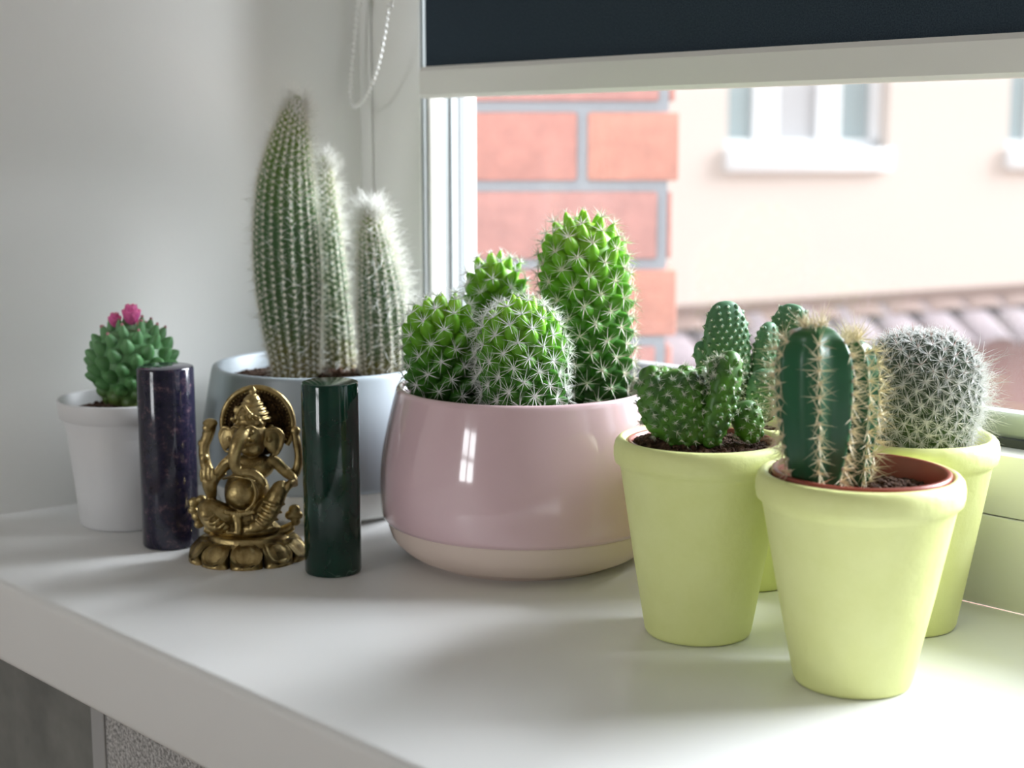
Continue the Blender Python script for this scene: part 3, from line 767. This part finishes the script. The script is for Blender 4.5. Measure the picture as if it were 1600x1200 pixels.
pG = thing('potted_cactus', 'low dark green crested cactus in mounded soil in the left yellow pot', 'cactus', C, group='yellow potted cacti')
clay_pot(pG, rim_r=0.0350, h=0.0805, neck=0.0322)
nursery(pG, 0.0298, 0.0792)
soil(pG, 0.0275, 0.0765, bits=800, mound=(-0.012, -0.002, 0.006, 0.010))
sG = 0.000262
zb = 0.0765
pad(pG, lp(1098, 692, C, -0.010), 0.032, 0.031, 0.015, axes(-0.62, 0.1, 0.30), bumpy=0.00035, tuft=8, taper=0.40, tl=0.0020)
pad(pG, lp(1052, 650, C, -0.004), 0.017, 0.021, 0.013, axes(-0.55, 0.0, 0.9), bumpy=0.0012, tuft=10, dots=(0.0028, 1), tl=0.0019)
pad(pG, lp(1106, 700, C, -0.012), 0.0135, 0.039, 0.0085, axes(0.30, -0.02, 0.55), tuft=7, bend=0.10, taper=0.1)
pad(pG, lp(1122, 640, C, -0.007), 0.012, 0.022, 0.011, axes(0.10, 0.0, -0.3), bumpy=0.001, tuft=12, dots=(0.0026, 1), tl=0.0028)
pad(pG, lp(1084, 640, C, 0.001), 0.014, 0.0175, 0.010, axes(-0.05, 0.1, 0.4), bumpy=0.001, tuft=10, dots=(0.0028, 1), tl=0.0018)
pad(pG, lp(1060, 640, C, 0.003), 0.014, 0.017, 0.010, axes(-0.5, 0.1, -0.4), bumpy=0.001, tuft=10, dots=(0.0028, 1), tl=0.0018)
pad(pG, lp(1178, 692, C, -0.002), 0.0135, 0.0175, 0.010, axes(-0.30, 0.0, 0.3), tuft=9, dots=(0.0034, 1), tl=0.002)

# ------------------------------------------------------------------ rear yellow pot with polka-dot opuntia
C = np.array([-0.3871, 0.5320, 0])
pH = thing('potted_cactus', 'polka dot pad cactus in the yellow pot hidden behind the others', 'cactus', C, group='yellow potted cacti')
clay_pot(pH, rim_r=0.0345, h=0.0750, neck=0.0318, base_r=0.0222)
soil(pH, 0.0268, 0.066, bits=300)
def opad(fx, fy, f, w, h, t, ax_): return pad(pH, lp(fx, fy, C, f), w, h, t, ax_, m='opuntia', dots=(0.0032, 1), tuft=7, tl=0.0011, felt=0.00042, taper=0.12, spm='glochid')
opad(1140, 640, -0.004, 0.0225, 0.0485, 0.0095, axes(-0.06, 0.05, 0.25))
opad(1180, 660, 0.004, 0.0165, 0.046, 0.009, axes(0.12, 0.0, 0.75))
opad(1218, 590, 0.012, 0.0185, 0.034, 0.009, axes(0.18, 0.05, -0.2))
opad(1190, 660, -0.008, 0.0165, 0.024, 0.011, axes(0.05, 0.0, 0.2))
opad(1108, 590, -0.002, 0.009, 0.017, 0.007, axes(-0.25, 0.0, 0.1))

# ------------------------------------------------------------------ right yellow pot with white haired globe
C = np.array([-0.3037, 0.5277, 0])
pJ = thing('potted_cactus', 'round cactus covered in white hairs in the yellow pot nearest the glass', 'cactus', C, group='yellow potted cacti')
clay_pot(pJ, rim_r=0.0347, h=0.0800, neck=0.0320, base_r=0.0212)
soil(pJ, 0.0275, 0.0722, bits=200, m='chips', bit=(0.0015, 0.0038))
def hairy_globe(parent):
    f = -0.003; top = lp(1441, 528, C, f); foot = lp(1441, 716, C, f)
    L = top[2] - foot[2]; R = 0.0233; s = dome_stem(top[0], f, foot[2], L, R, base=0.72, dome=0.95, flat=2.7)
    mb = MB(); v, q, t = s.body(48, lambda a, b: np.full_like(a, 0.92)); mb.add(v, q, t)
    N = 300; t_, a_ = s.phyllo(N, 0.01); P, Nn, T = s.at(t_, a_, np.full(N, 0.92)); x, y, z = basis(Nn)
    tv, tq, tt = cone_template([(1.0, -0.3), (0.9, 0.2), (0.6, 0.7), (0.25, 0.95), (0, 1.0)], 8)
    mb.add(*inst(tv, tq, tt, P, x, y, z, 0.0023, 0.0026)); st = mb.build('stem', M['snow'], parent)
    tip = P + Nn * 0.0024
    sb = MB(); A = stars(tip, Nn, 18, 0.0052, 0.00014, 1.2, 0.18); sb.add(*spikes(*A))
    A = stars(tip, Nn, 4, 0.0035, 0.00013, 0.5, 0.2); sb.add(*spikes(*A))
    o = sb.build('spines', M['spinewhite'], st, smooth=False); o['kind'] = 'stuff'
    top_ = t_ > 0.72; rb = MB(); A = stars(tip[top_], Nn[top_], 2, 0.0036, 0.00014, 0.25, 0.2); rb.add(*spikes(*A))
    o = rb.build('central_spines', M['spinered'], st, smooth=False); o['kind'] = 'stuff'; o['label'] = 'short reddish spines on the crown'
    side = t_ < 0.8; hb = MB(); P_, D_, L_, r_ = stars(tip[side], Nn[side], 8, 0.0066, 0.00007, 0.8, 0.35, 0.45)
    hb.add(*hairs(P_, D_, L_, 0.00011, 5, 0.6))
    rt_ = (Nn @ np.array([0.9, 0.35, 0.0]) > 0.45) & side
    P_, D_, L_, r_ = stars(tip[rt_], Nn[rt_], 6, 0.0115, 0.00007, 0.5, 0.3, 0.35); hb.add(*hairs(P_, D_, L_, 0.00012, 6, 0.5))
    o = hb.build('hairs', M['hair'], st, smooth=False); o['kind'] = 'stuff'
hairy_globe(pJ)

# ------------------------------------------------------------------ pink bowl with four bright green cacti
def bowl_pot(parent, rim_r, max_r, base_r, h, zmax, zband, mtop, mbase, wall=0.0035, bot_r=None):
    outer = smooth_prof([(rim_r, h - 0.0012), (rim_r + (max_r - rim_r) * 0.42, h - (h - zmax) * 0.32), (rim_r + (max_r - rim_r) * 0.85, h - (h - zmax) * 0.68), (max_r, zmax), (max_r - 0.0006, zband + 0.0035), (max_r - 0.0022, zband)], 8)
    low = smooth_prof([(max_r - 0.0029, zband - 0.0001), (max_r - 0.006, zband * 0.55), (base_r + (max_r - base_r) * 0.42, zband * 0.22), (base_r + 0.0035, 0.0022), (base_r, 0.0)], 8)
    pr = [(0, h * 0.62)] + [(rim_r - wall - 0.001, h * 0.62), (rim_r - wall, h * 0.8), (rim_r - wall, h - 0.0014), (rim_r - wall * 0.8, h - 0.0003), (rim_r - wall * 0.5, h), (rim_r - wall * 0.2, h - 0.0003)] + [tuple(p) for p in outer] + [(max_r - 0.0029, zband)]
    v, q = lathe(pr[::-1], 128); MB().add(v, q).build('pot', mtop, parent)
    v, q = lathe([(max_r - 0.004, zband + 0.0002)] + [tuple(p) for p in low] + [(0, 0)], 128)
    MB().add(v, q[:, ::-1]).build('pot_base', mbase, parent)['label'] = 'matt unglazed lower band'
C = np.array([-0.4887, 0.4904, 0])
pF = thing('potted_cacti', 'four spiny bright green cacti in the glossy pink round pot', 'cactus', C)
bowl_pot(pF, 0.0608, 0.0690, 0.0470, 0.0830, 0.037, 0.0200, M['pink'], M['pinkbase'])
soil(pF, 0.0572, 0.072, bits=600)
def pz(y, u, f, C=None):
    return None
def topz(x, y, f, C): return lp(x, y, C, f)
def mam(cx, ty, f, R, N, lean=0.0, **k):
    b = lp(cx, 630, C, f); tp = lp(cx, ty, C, f)
    return mammillaria(pF, b[0], f, 0.0705, tp[2], R, N, lean=(lean, 0), **k)
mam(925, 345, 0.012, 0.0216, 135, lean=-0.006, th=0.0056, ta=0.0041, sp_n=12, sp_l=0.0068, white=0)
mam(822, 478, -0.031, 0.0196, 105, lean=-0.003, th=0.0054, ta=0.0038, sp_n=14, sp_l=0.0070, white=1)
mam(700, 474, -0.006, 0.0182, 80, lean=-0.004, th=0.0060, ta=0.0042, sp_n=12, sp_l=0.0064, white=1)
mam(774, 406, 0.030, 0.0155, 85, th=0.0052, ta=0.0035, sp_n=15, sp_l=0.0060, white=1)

# ------------------------------------------------------------------ blue grey pot with three woolly columns
C = np.array([-0.6371, 0.4838, 0])
pE = thing('potted_cacti', 'three tall woolly column cacti in the blue grey pot by the corner', 'cactus', C)
bowl_pot(pE, 0.0590, 0.0650, 0.0490, 0.0790, 0.036, 0.0185, M['bluegrey'], M['whitebase'])
soil(pE, 0.0555, 0.070, bits=400, mound=(0.01, 0.0, 0.003, 0.02))
def woolly(parent, ax, hw, f, ribs, rows, sp_l, hair_n, hair_l, s=0.000353, hair_top=0.6):
    path = [lp(x, y, C, f) for x, y in ax]; st = Stem(path, [w * s for w in hw], M=130)
    mod = lambda tt, aa: 0.90 + 0.06 * np.cos(ribs * aa)
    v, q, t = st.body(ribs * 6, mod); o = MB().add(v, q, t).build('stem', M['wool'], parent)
    P = []; N = []; TT = []
    for k in range(ribs):
        tt = (np.arange(rows) + (0.5 if k % 2 else 0.0)) / rows * 0.98 + 0.01; p, n_, t_ = st.at(tt, np.full(rows, k * 2 * PI / ribs), np.full(rows, 0.955)); P.append(p); N.append(n_); TT.append(tt)
    P = np.vstack(P); N = np.vstack(N); TT = np.concatenate(TT)
    sb = MB(); A = stars(P, N, 10, sp_l, 0.00014, 1.0, 0.3, 0.4); sb.add(*spikes(*A))
    x, y, z = basis(N); sb.add(*inst(ICO1[0] * np.array([1, 1, 0.7]), (), ICO1[1], P, x, y, z, 0.00095, 0.00095))
    so_ = sb.build('spines', M['spine'], o, smooth=False); so_['kind'] = 'stuff'
    w = np.where(TT > hair_top, 1.0, 0.45) * np.where(N @ np.array([0.95, 0.2, 0.1]) > -0.1, 1.0, 0.5); pick = rng.choice(len(P), hair_n, p=w / w.sum())
    d = norm(N[pick] + rng.normal(0, 0.45, (hair_n, 3)) + np.array([0, 0, 0.15]))
    hb = MB(); hb.add(*hairs(P[pick], d, hair_l * rng.uniform(0.5, 1.25, hair_n), 0.00016, 5, 0.45))
    tipn = hair_n // 8; p, n_, t_ = st.at(rng.uniform(0.93, 1, tipn), rng.uniform(0, 6.28, tipn)); hb.add(*hairs(p, norm(n_ + t_ * 0.9 + rng.normal(0, .3, (tipn, 3))), hair_l * rng.uniform(0.6, 1.2, tipn), 0.00017, 5, 0.45))
    ho = hb.build('hairs', M['hair'], o, smooth=False); ho['kind'] = 'stuff'
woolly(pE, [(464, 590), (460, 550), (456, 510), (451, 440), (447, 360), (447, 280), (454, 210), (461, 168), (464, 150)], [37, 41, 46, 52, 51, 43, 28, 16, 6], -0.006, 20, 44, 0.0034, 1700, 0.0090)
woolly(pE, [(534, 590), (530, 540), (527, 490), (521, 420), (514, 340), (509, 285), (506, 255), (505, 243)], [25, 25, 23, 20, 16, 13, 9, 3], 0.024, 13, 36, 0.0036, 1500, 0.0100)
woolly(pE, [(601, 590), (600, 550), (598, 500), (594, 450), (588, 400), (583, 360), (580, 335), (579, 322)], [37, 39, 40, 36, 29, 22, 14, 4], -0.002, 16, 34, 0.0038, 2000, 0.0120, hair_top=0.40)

# ------------------------------------------------------------------ white pot with flowering globe
C = np.array([-0.6795, 0.3874, 0])
pA = thing('potted_cactus', 'small round green cactus with pink flowers in the white plastic pot', 'cactus', C)
pr = [(0, 0), (0.0240, 0), (0.0252, 0.0012), (0.0268, 0.02), (0.0302, 0.0535), (0.0303, 0.0555), (0.0333, 0.0570), (0.0342, 0.0655), (0.0340, 0.0662), (0.0331, 0.0664), (0.0326, 0.0656), (0.0318, 0.057), (0.0288, 0.045), (0.024, 0.003), (0, 0.003)]
v, q = lathe(pr, 96); MB().add(v, q).build('pot', M['whitepot'], pA)
soil(pA, 0.0312, 0.0590, bits=150)
def flower_globe(parent):
    top = lp(204, 508, C); foot = lp(204, 628, C); R = 0.0222; L = top[2] - foot[2]
    hh = np.linspace(0, 1, 15); rr = R * np.interp(hh, [0, .1, .25, .45, .6, .75, .88, .95, 1.0], [.66, .76, .90, 1.0, 1.0, .90, .68, .45, .06])
    s = Stem([(top[0], 0, foot[2] + L * h) for h in hh], rr, M=80); mb = MB(); v, q, t = s.body(40, lambda a, b: np.full_like(a, 0.86)); mb.add(v, q, t)
    N = 78; t_, a_ = s.phyllo(N, 0.0); P, Nn, T = s.at(t_, a_, np.full(N, 0.86)); D = norm(Nn + T * 0.45); x, y, z = basis(D)
    tv, tq, tt = cone_template([(1.0, -0.3), (0.93, 0.1), (0.73, 0.45), (0.44, 0.78), (0.18, 0.95), (0, 1.0)], 10)
    grow = np.clip(t_ / 0.35, 0.35, 1); mb.add(*inst(tv, tq, tt, P, x, y, z, 0.0040 * (1 - 0.4 * np.clip((t_ - .7) / .3, 0, 1)), 0.0058 * grow))
    st = mb.build('stem', M['globe'], parent)
    bb = MB(); up = t_ > 0.80; tips = P[up] + D[up] * 0.0056; bb.add(*inst(ICO1[0], (), ICO1[1], tips, x[up], y[up], z[up], 0.0009, 0.0011)); o = bb.build('wool_tufts', M['bud'], st); o['kind'] = 'stuff'
    for (px, py, sc) in ((206, 507, 2.1), (180, 511, 1.5)):
        c = lp(px, py, C, -0.004); fl = MB(); tvq = ICO2[0] * np.array([1, 0.35, 1]) + np.array([0, 0, 0.9])
        for ring, n_, tilt, ln in ((0, 7, 0.55, 0.0042), (1, 6, 0.25, 0.0050)):
            for k in range(n_):
                a = k * 2 * PI / n_ + ring * 0.4; Zd = norm([math.cos(a) * math.sin(tilt), math.sin(a) * math.sin(tilt), math.cos(tilt)]); Xd = norm(np.cross([0, 0, 1], Zd)); Yd = np.cross(Zd, Xd)
                v = (tvq[:, :1] * 0.0016 * Xd + tvq[:, 1:2] * 0.0016 * Yd + tvq[:, 2:] * ln * 0.55 * Zd) * sc + c; fl.add(v, (), ICO2[1])
        fl.build('flower', M['flower'], st)
    bd = lp(217, 507, C, -0.006); MB().add(*ell(bd, (0.0012, 0.0012, 0.0022))).build('bud', M['bud'], st)
flower_globe(pA)

# ------------------------------------------------------------------ polished stone cylinders
def stone(name, label, c, r, h, m):
    pr = [(0, 0), (r - 0.0012, 0), (r - 0.0004, 0.0003), (r, 0.0012), (r, h - 0.0012), (r - 0.0004, h - 0.0003), (r - 0.0012, h), (0, h)]
    v, q = lathe(pr, 96); o = MB().add(v, q).build(name, M[m], None, loc=(c[0], c[1], 0), rotz=ROTZ)
    o.data.set_sharp_from_angle(angle=math.radians(30))
    o['label'] = label; o['category'] = 'stone'; o['group'] = 'polished stone cylinders'; return o
stone('stone_cylinder', 'polished dark purple stone cylinder in front of the white pot', (-0.6237, 0.3781), 0.0138, 0.0893, 'purple')
stone('stone_cylinder', 'polished dark green stone cylinder right of the brass figurine', (-0.5299, 0.4064), 0.0131, 0.0892, 'jade')

# ------------------------------------------------------------------ brass seated figurine
C = np.array([-0.5782, 0.3924, 0])
fg = thing('elephant_figurine', 'small brass elephant headed seated figurine between the two stone cylinders', 'figurine', C)
K = 9.55e-5
def G(cx, cy, v=0.0):
    """crop-pixel to local metres; v = millimetres toward the viewer"""
    v = v * 1e-3; u = (cx - 355) * K * (1 - v / 0.7)
    return np.array([u, -v, ((1003 - cy) * K + 0.275 * v) / 0.961])
def S(px): return px * K
fb = MB()
def E_(cx, cy, v, rx, ry, rz, rot=None): fb.add(*ell(G(cx, cy, v), (S(rx), S(ry), S(rz)), rot, ICO3))
def T_(pts, rad, n=14): fb.add(*tube([G(*p) for p in pts], [S(r) for r in rad], n, 8))
def remesh(mb, name, m, parent, vox, smooth_it=2):
    o = mb.build(name, m, parent)
    md = o.modifiers.new('r', 'REMESH'); md.mode = 'VOXEL'; md.voxel_size = vox; md.use_smooth_shade = True
    s_ = o.modifiers.new('s', 'SMOOTH'); s_.factor = 0.5; s_.iterations = smooth_it
    dg = bpy.context.evaluated_depsgraph_get(); me = bpy.data.meshes.new_from_object(o.evaluated_get(dg)); o.modifiers.clear(); o.data = me
    return o
# trunk of the body, belly, seat
E_(350, 800, 0, 150, 110, 90); E_(360, 690, 1, 115, 85, 130); E_(345, 698, 8, 82, 62, 78); E_(390, 560, 1, 110, 70, 70); E_(345, 860, 2, 175, 120, 50)
# head, brow, cheeks
E_(385, 400, 6, 82, 76, 92); E_(395, 345, 5, 78, 70, 55); E_(400, 470, 6, 62, 55, 50)
E_(412, 405, 13.2, 15, 10, 11); E_(333, 402, 12.6, 14, 10, 11)                      # eyes
T_([(380, 388, 13.5), (412, 376, 14.2), (445, 392, 12.2)], [6, 7, 5], 8); T_([(358, 386, 13.5), (330, 376, 13.2), (305, 390, 11.2)], [6, 7, 5], 8)   # brows
# trunk
T_([(374, 392, 11), (366, 425, 15), (350, 465, 18), (336, 515, 18.5), (334, 560, 17.5), (352, 592, 17), (392, 596, 17), (432, 606, 17), (462, 632, 16.5), (478, 660, 15.5)], [34, 38, 35, 31, 28, 25, 23, 22, 19, 11])
T_([(405, 445, 14), (428, 452, 17), (445, 440, 19.5)], [13, 10, 3], 10); T_([(345, 445, 13), (318, 470, 16)], [11, 4], 10)    # tusks
# ears, thin and cupped
re = np.array(Matrix.Rotation(0.45, 3, 'Z') @ Matrix.Rotation(-0.15, 3, 'Y')); le = np.array(Matrix.Rotation(-0.5, 3, 'Z') @ Matrix.Rotation(0.2, 3, 'Y'))
E_(505, 440, 4.5, 48, 15, 62, re); T_([(470, 385, 6), (515, 378, 5), (548, 405, 4), (545, 455, 4), (520, 500, 4), (497, 508, 5)], [9, 10, 11, 10, 9, 5], 10); E_(488, 432, 6.8, 12, 10, 14)
E_(270, 425, 4.5, 40, 15, 56, le); T_([(300, 385, 6), (262, 372, 5), (240, 400, 4), (243, 440, 4), (262, 482, 4), (285, 492, 5)], [8, 9, 10, 9, 8, 5], 10); E_(285, 430, 6.5, 10, 9, 12)
# crown: tiers of a cone, front plate, knob
for cy, r in ((325, 92), (302, 84), (280, 71), (258, 57), (238, 43)): E_(402, cy, 3.5, r, r * 0.85, 18)
for k in range(9): E_(322 + k * 18, 340 - 22 * math.sin(k / 8 * PI), 10.5 + 2.2 * math.sin(k / 8 * PI), 7, 6, 7)
for k in range(12): E_(300 + k * 14, 545 + 22 * math.sin(k / 11 * PI), 11 + 2.0 * math.sin(k / 11 * PI), 6, 6, 6)
for k in range(10): E_(275 + k * 15, 790 + 10 * math.sin(k / 9 * PI), 13.5, 9, 7, 14)
T_([(402, 330, 3), (404, 225, 3)], [72, 30], 20); E_(404, 222, 3.2, 32, 30, 12); E_(405, 198, 3.2, 20, 19, 20); E_(405, 180, 3.2, 11, 11, 10)
T_([(318, 352, 9), (345, 305, 11.5), (372, 275, 11.5), (402, 308, 12), (438, 338, 10.5), (462, 366, 8.5)], [9, 9, 8, 9, 9, 8], 8)
E_(372, 335, 13, 15, 6, 17); E_(408, 330, 12.5, 9, 5, 9); E_(442, 362, 11, 9, 5, 9); E_(335, 335, 11.5, 8, 5, 9); E_(325, 290, 3, 20, 12, 24); E_(300, 330, 2, 14, 10, 14); E_(480, 335, 2, 14, 10, 14); E_(490, 370, 2, 16, 10, 16)
# viewer's left: upper arm, raised rear arm, open palm in front
T_([(300, 520, 2), (255, 555, 2), (220, 605, 4), (200, 660, 7), (196, 700, 9)], [34, 30, 25, 21, 20])
T_([(196, 715, 8), (193, 660, 11), (190, 625, 12)], [24, 36, 32])
for dx, tp in ((-28, 580), (-10, 560), (10, 560), (27, 576)): T_([(188 + dx, 640, 13), (187 + dx * 1.05, 610, 13.4), (187 + dx * 1.1, tp, 12.8)], [10.5, 10, 6.5], 8)
T_([(215, 650, 12), (228, 628, 13), (232, 608, 13)], [9, 8, 5], 8)
T_([(240, 575, -1), (190, 610, -1), (160, 570, -1), (148, 510, -1), (150, 455, -1), (168, 410, -1), (180, 370, -1), (186, 340, -1)], [30, 30, 30, 28, 27, 29, 32, 24])
E_(182, 348, -1, 38, 28, 26); E_(172, 372, 1, 26, 20, 22); E_(142, 445, -1, 25, 22, 22); E_(150, 520, 1, 22, 20, 26); E_(165, 395, -1, 26, 20, 14)
# viewer's right: arm and raised rear arm
T_([(470, 520, 2), (515, 545, 2), (560, 590, 3), (600, 620, 6), (610, 660, 8)], [34, 30, 26, 22, 20]); T_([(606, 640, 9), (590, 660, 12), (575, 690, 13)], [22, 20, 14])
T_([(530, 560, -1), (585, 600, -1), (612, 560, -1), (618, 500, -1), (610, 440, -1), (600, 390, -1)], [24, 24, 23, 21, 22, 18]); E_(603, 385, -1, 28, 20, 26)
# legs: folded on the viewer's left, raised knee on the right, with drape folds
T_([(300, 815, 6), (230, 785, 8), (180, 765, 9), (178, 800, 11), (215, 850, 13), (270, 868, 14)], [52, 52, 50, 46, 38, 30])
for k, (a, b) in enumerate((((150, 812, 13), (228, 800, 17)), ((168, 838, 13), (255, 822, 18)), ((195, 862, 13), (280, 842, 18)))):
    T_([a, ((a[0] + b[0]) / 2 + 8, (a[1] + b[1]) / 2 + 14, 17.5), b], [8, 10, 7], 8)
T_([(430, 815, 6), (495, 745, 10), (548, 668, 11), (530, 720, 13), (490, 800, 14), (450, 850, 15), (405, 868, 16)], [52, 48, 40, 44, 42, 36, 28])
for a, b in (((470, 735, 15), (570, 750, 13)), ((455, 765, 16), (555, 790, 13)), ((440, 795, 17), (535, 825, 13)), ((430, 822, 17), (510, 855, 14))):
    T_([a, ((a[0] + b[0]) / 2, (a[1] + b[1]) / 2 + 12, 18), b], [8, 10, 7], 8)
for k in range(5): E_(285 + k * 9, 888 + k, 15.5, 7, 10, 8); E_(375 + k * 10, 886 - k, 17, 7, 10, 8)
E_(255, 862, 15, 42, 26, 22); E_(405, 870, 16, 42, 26, 20); T_([(320, 800, 11), (335, 850, 14), (335, 900, 15)], [30, 24, 18])
# sash over the belly and necklaces
T_([(255, 625, 8), (310, 618, 13), (370, 622, 15), (425, 640, 13)], [7, 7, 7, 6], 8); T_([(410, 635, 13.5), (428, 690, 13.5), (415, 745, 13.5), (375, 785, 14)], [8, 9, 9, 7], 8)
T_([(310, 520, 9), (345, 556, 12), (400, 568, 11), (455, 535, 8)], [7, 8, 8, 7], 8); E_(345, 755, 15.2, 9, 4, 7)
# scroll arms of the seat
for cx, cy, r in ((92, 735, 30), (85, 775, 26), (105, 805, 30), (112, 845, 26), (130, 720, 26), (150, 790, 30), (595, 770, 30), (612, 800, 26), (600, 832, 24), (575, 800, 30), (82, 745, 16)): E_(cx, cy, 1, r, 22, r * 0.85)
T_([(140, 860, 0), (200, 880, 0), (300, 890, 0)], [24, 30, 34], 12); T_([(585, 850, 0), (520, 880, 0), (420, 890, 0)], [24, 30, 34], 12)
remesh(fb, 'body', M['brass'], fg, 0.00042, 2)
# round halo plate with raised rim and relief flowers
hc = G(415, 345, -3.2)
n = 60; v, q = lathe([(0, 0.0), (S(166), 0.0), (S(166), 0.0012), (0, 0.0012)], n); v2 = v[:, [0, 2, 1]]
MB().add(v2 + hc, q).build('halo_plate', M['brassdark'], fg, False)['label'] = 'dark patinated halo plate'
a = np.linspace(-0.62, PI + 0.62, 60)
rimp = [(hc + np.array([S(176) * math.cos(t), -0.0006, S(182) * math.sin(t)])) for t in a]
rb = MB(); rb.add(*tube(rimp, [S(15)] * 60, 10, 2)); 
for t in np.linspace(-0.5, PI + 0.5, 40): rb.add(*ell(hc + np.array([S(160) * math.cos(t), -0.0012, S(165) * math.sin(t)]), S(6), None, ICO1))
rb.build('halo_rim', M['brass'], fg)
fl = MB()
for k in range(16):
    t = -0.3 + k * (PI + 0.6) / 15; c0 = hc + np.array([S(126) * math.cos(t), -0.0006, S(130) * math.sin(t)])
    for j in range(5):
        b = j * 2 * PI / 5 + t; fl.add(*ell(c0 + np.array([S(13) * math.cos(b), 0, S(13) * math.sin(b)]), (S(10), S(6), S(10)), None, ICO1))
fl.build('halo_relief', M['brassdark'], fg)
# lotus base: oval drum with beads and ten separate petals
bb = MB(); rx, ry = S(205), S(170)
v, q = lathe([(0, 0.004), (1.0, 0.004), (1.06, 0.0062), (1.0, 0.0082), (0.93, 0.0092), (0.96, 0.0108), (0.90, 0.0122), (0, 0.0122)], 80)
bb.add(v * np.array([rx, ry, 1]), q)
for k in range(44):
    t = k * 2 * PI / 44; bb.add(*ell((rx * 1.03 * math.cos(t), ry * 1.03 * math.sin(t), 0.0078), S(9), None, ICO1))
bb.build('base_drum', M['brass'], fg)
def petal_mesh():
    n, m_ = 13, 9; v = []; 
    for i in range(m_):
        s = i / (m_ - 1); wdt = S(140) * (0.62 + 0.55 * math.sin(s * PI * 0.62)) * (1 if s < 0.55 else math.sqrt(max(0.0, 1 - ((s - 0.55) / 0.45) ** 2)) * 0.72 + 0.28)
        for j in range(n):
            c = j / (n - 1) * 2 - 1; rr = s * S(104); zz = 0.0074 * (1 - s) ** 1.1 + 0.0024 * math.sin(PI * s) + 0.0022 - 0.0010 * abs(c) ** 2 + 0.0011 * math.exp(-((abs(c) - 0.82) / 0.13) ** 2) + (0.0011 if abs(c) < 0.45 and 0.35 < s < 0.85 else 0)
            v.append((c * wdt * 0.5, -rr, zz))
    top = len(v); v += [(x, y, 0.0) for x, y, z in v[:]]
    q = [(i * n + j, i * n + j + 1, (i + 1) * n + j + 1, (i + 1) * n + j) for i in range(m_ - 1) for j in range(n - 1)]
    q += [(top + a_, top + d, top + c_, top + b) for a_, b, c_, d in q]
    rim = [i for i in range(n)] + [i * n + n - 1 for i in range(1, m_)] + [(m_ - 1) * n + j for j in range(n - 2, -1, -1)] + [i * n for i in range(m_ - 2, 0, -1)]
    q += [(rim[k], rim[(k + 1) % len(rim)], top + rim[(k + 1) % len(rim)], top + rim[k]) for k in range(len(rim))]
    return v, q
pv, pq = petal_mesh(); p0 = None
for k in range(10):
    t = (k + 0.5) * 2 * PI / 10 + 0.12
    if p0 is None: o = p0 = make('lotus_petal', pv, [pq], M['brass'], fg)
    else: o = p0.copy(); COL.objects.link(o); o.parent = fg
    x, y = S(196) * math.cos(t), S(165) * math.sin(t)
    o.location = (x, y, 0.0); o.rotation_euler = (0, 0, math.atan2(y / 0.85, x) + PI / 2)
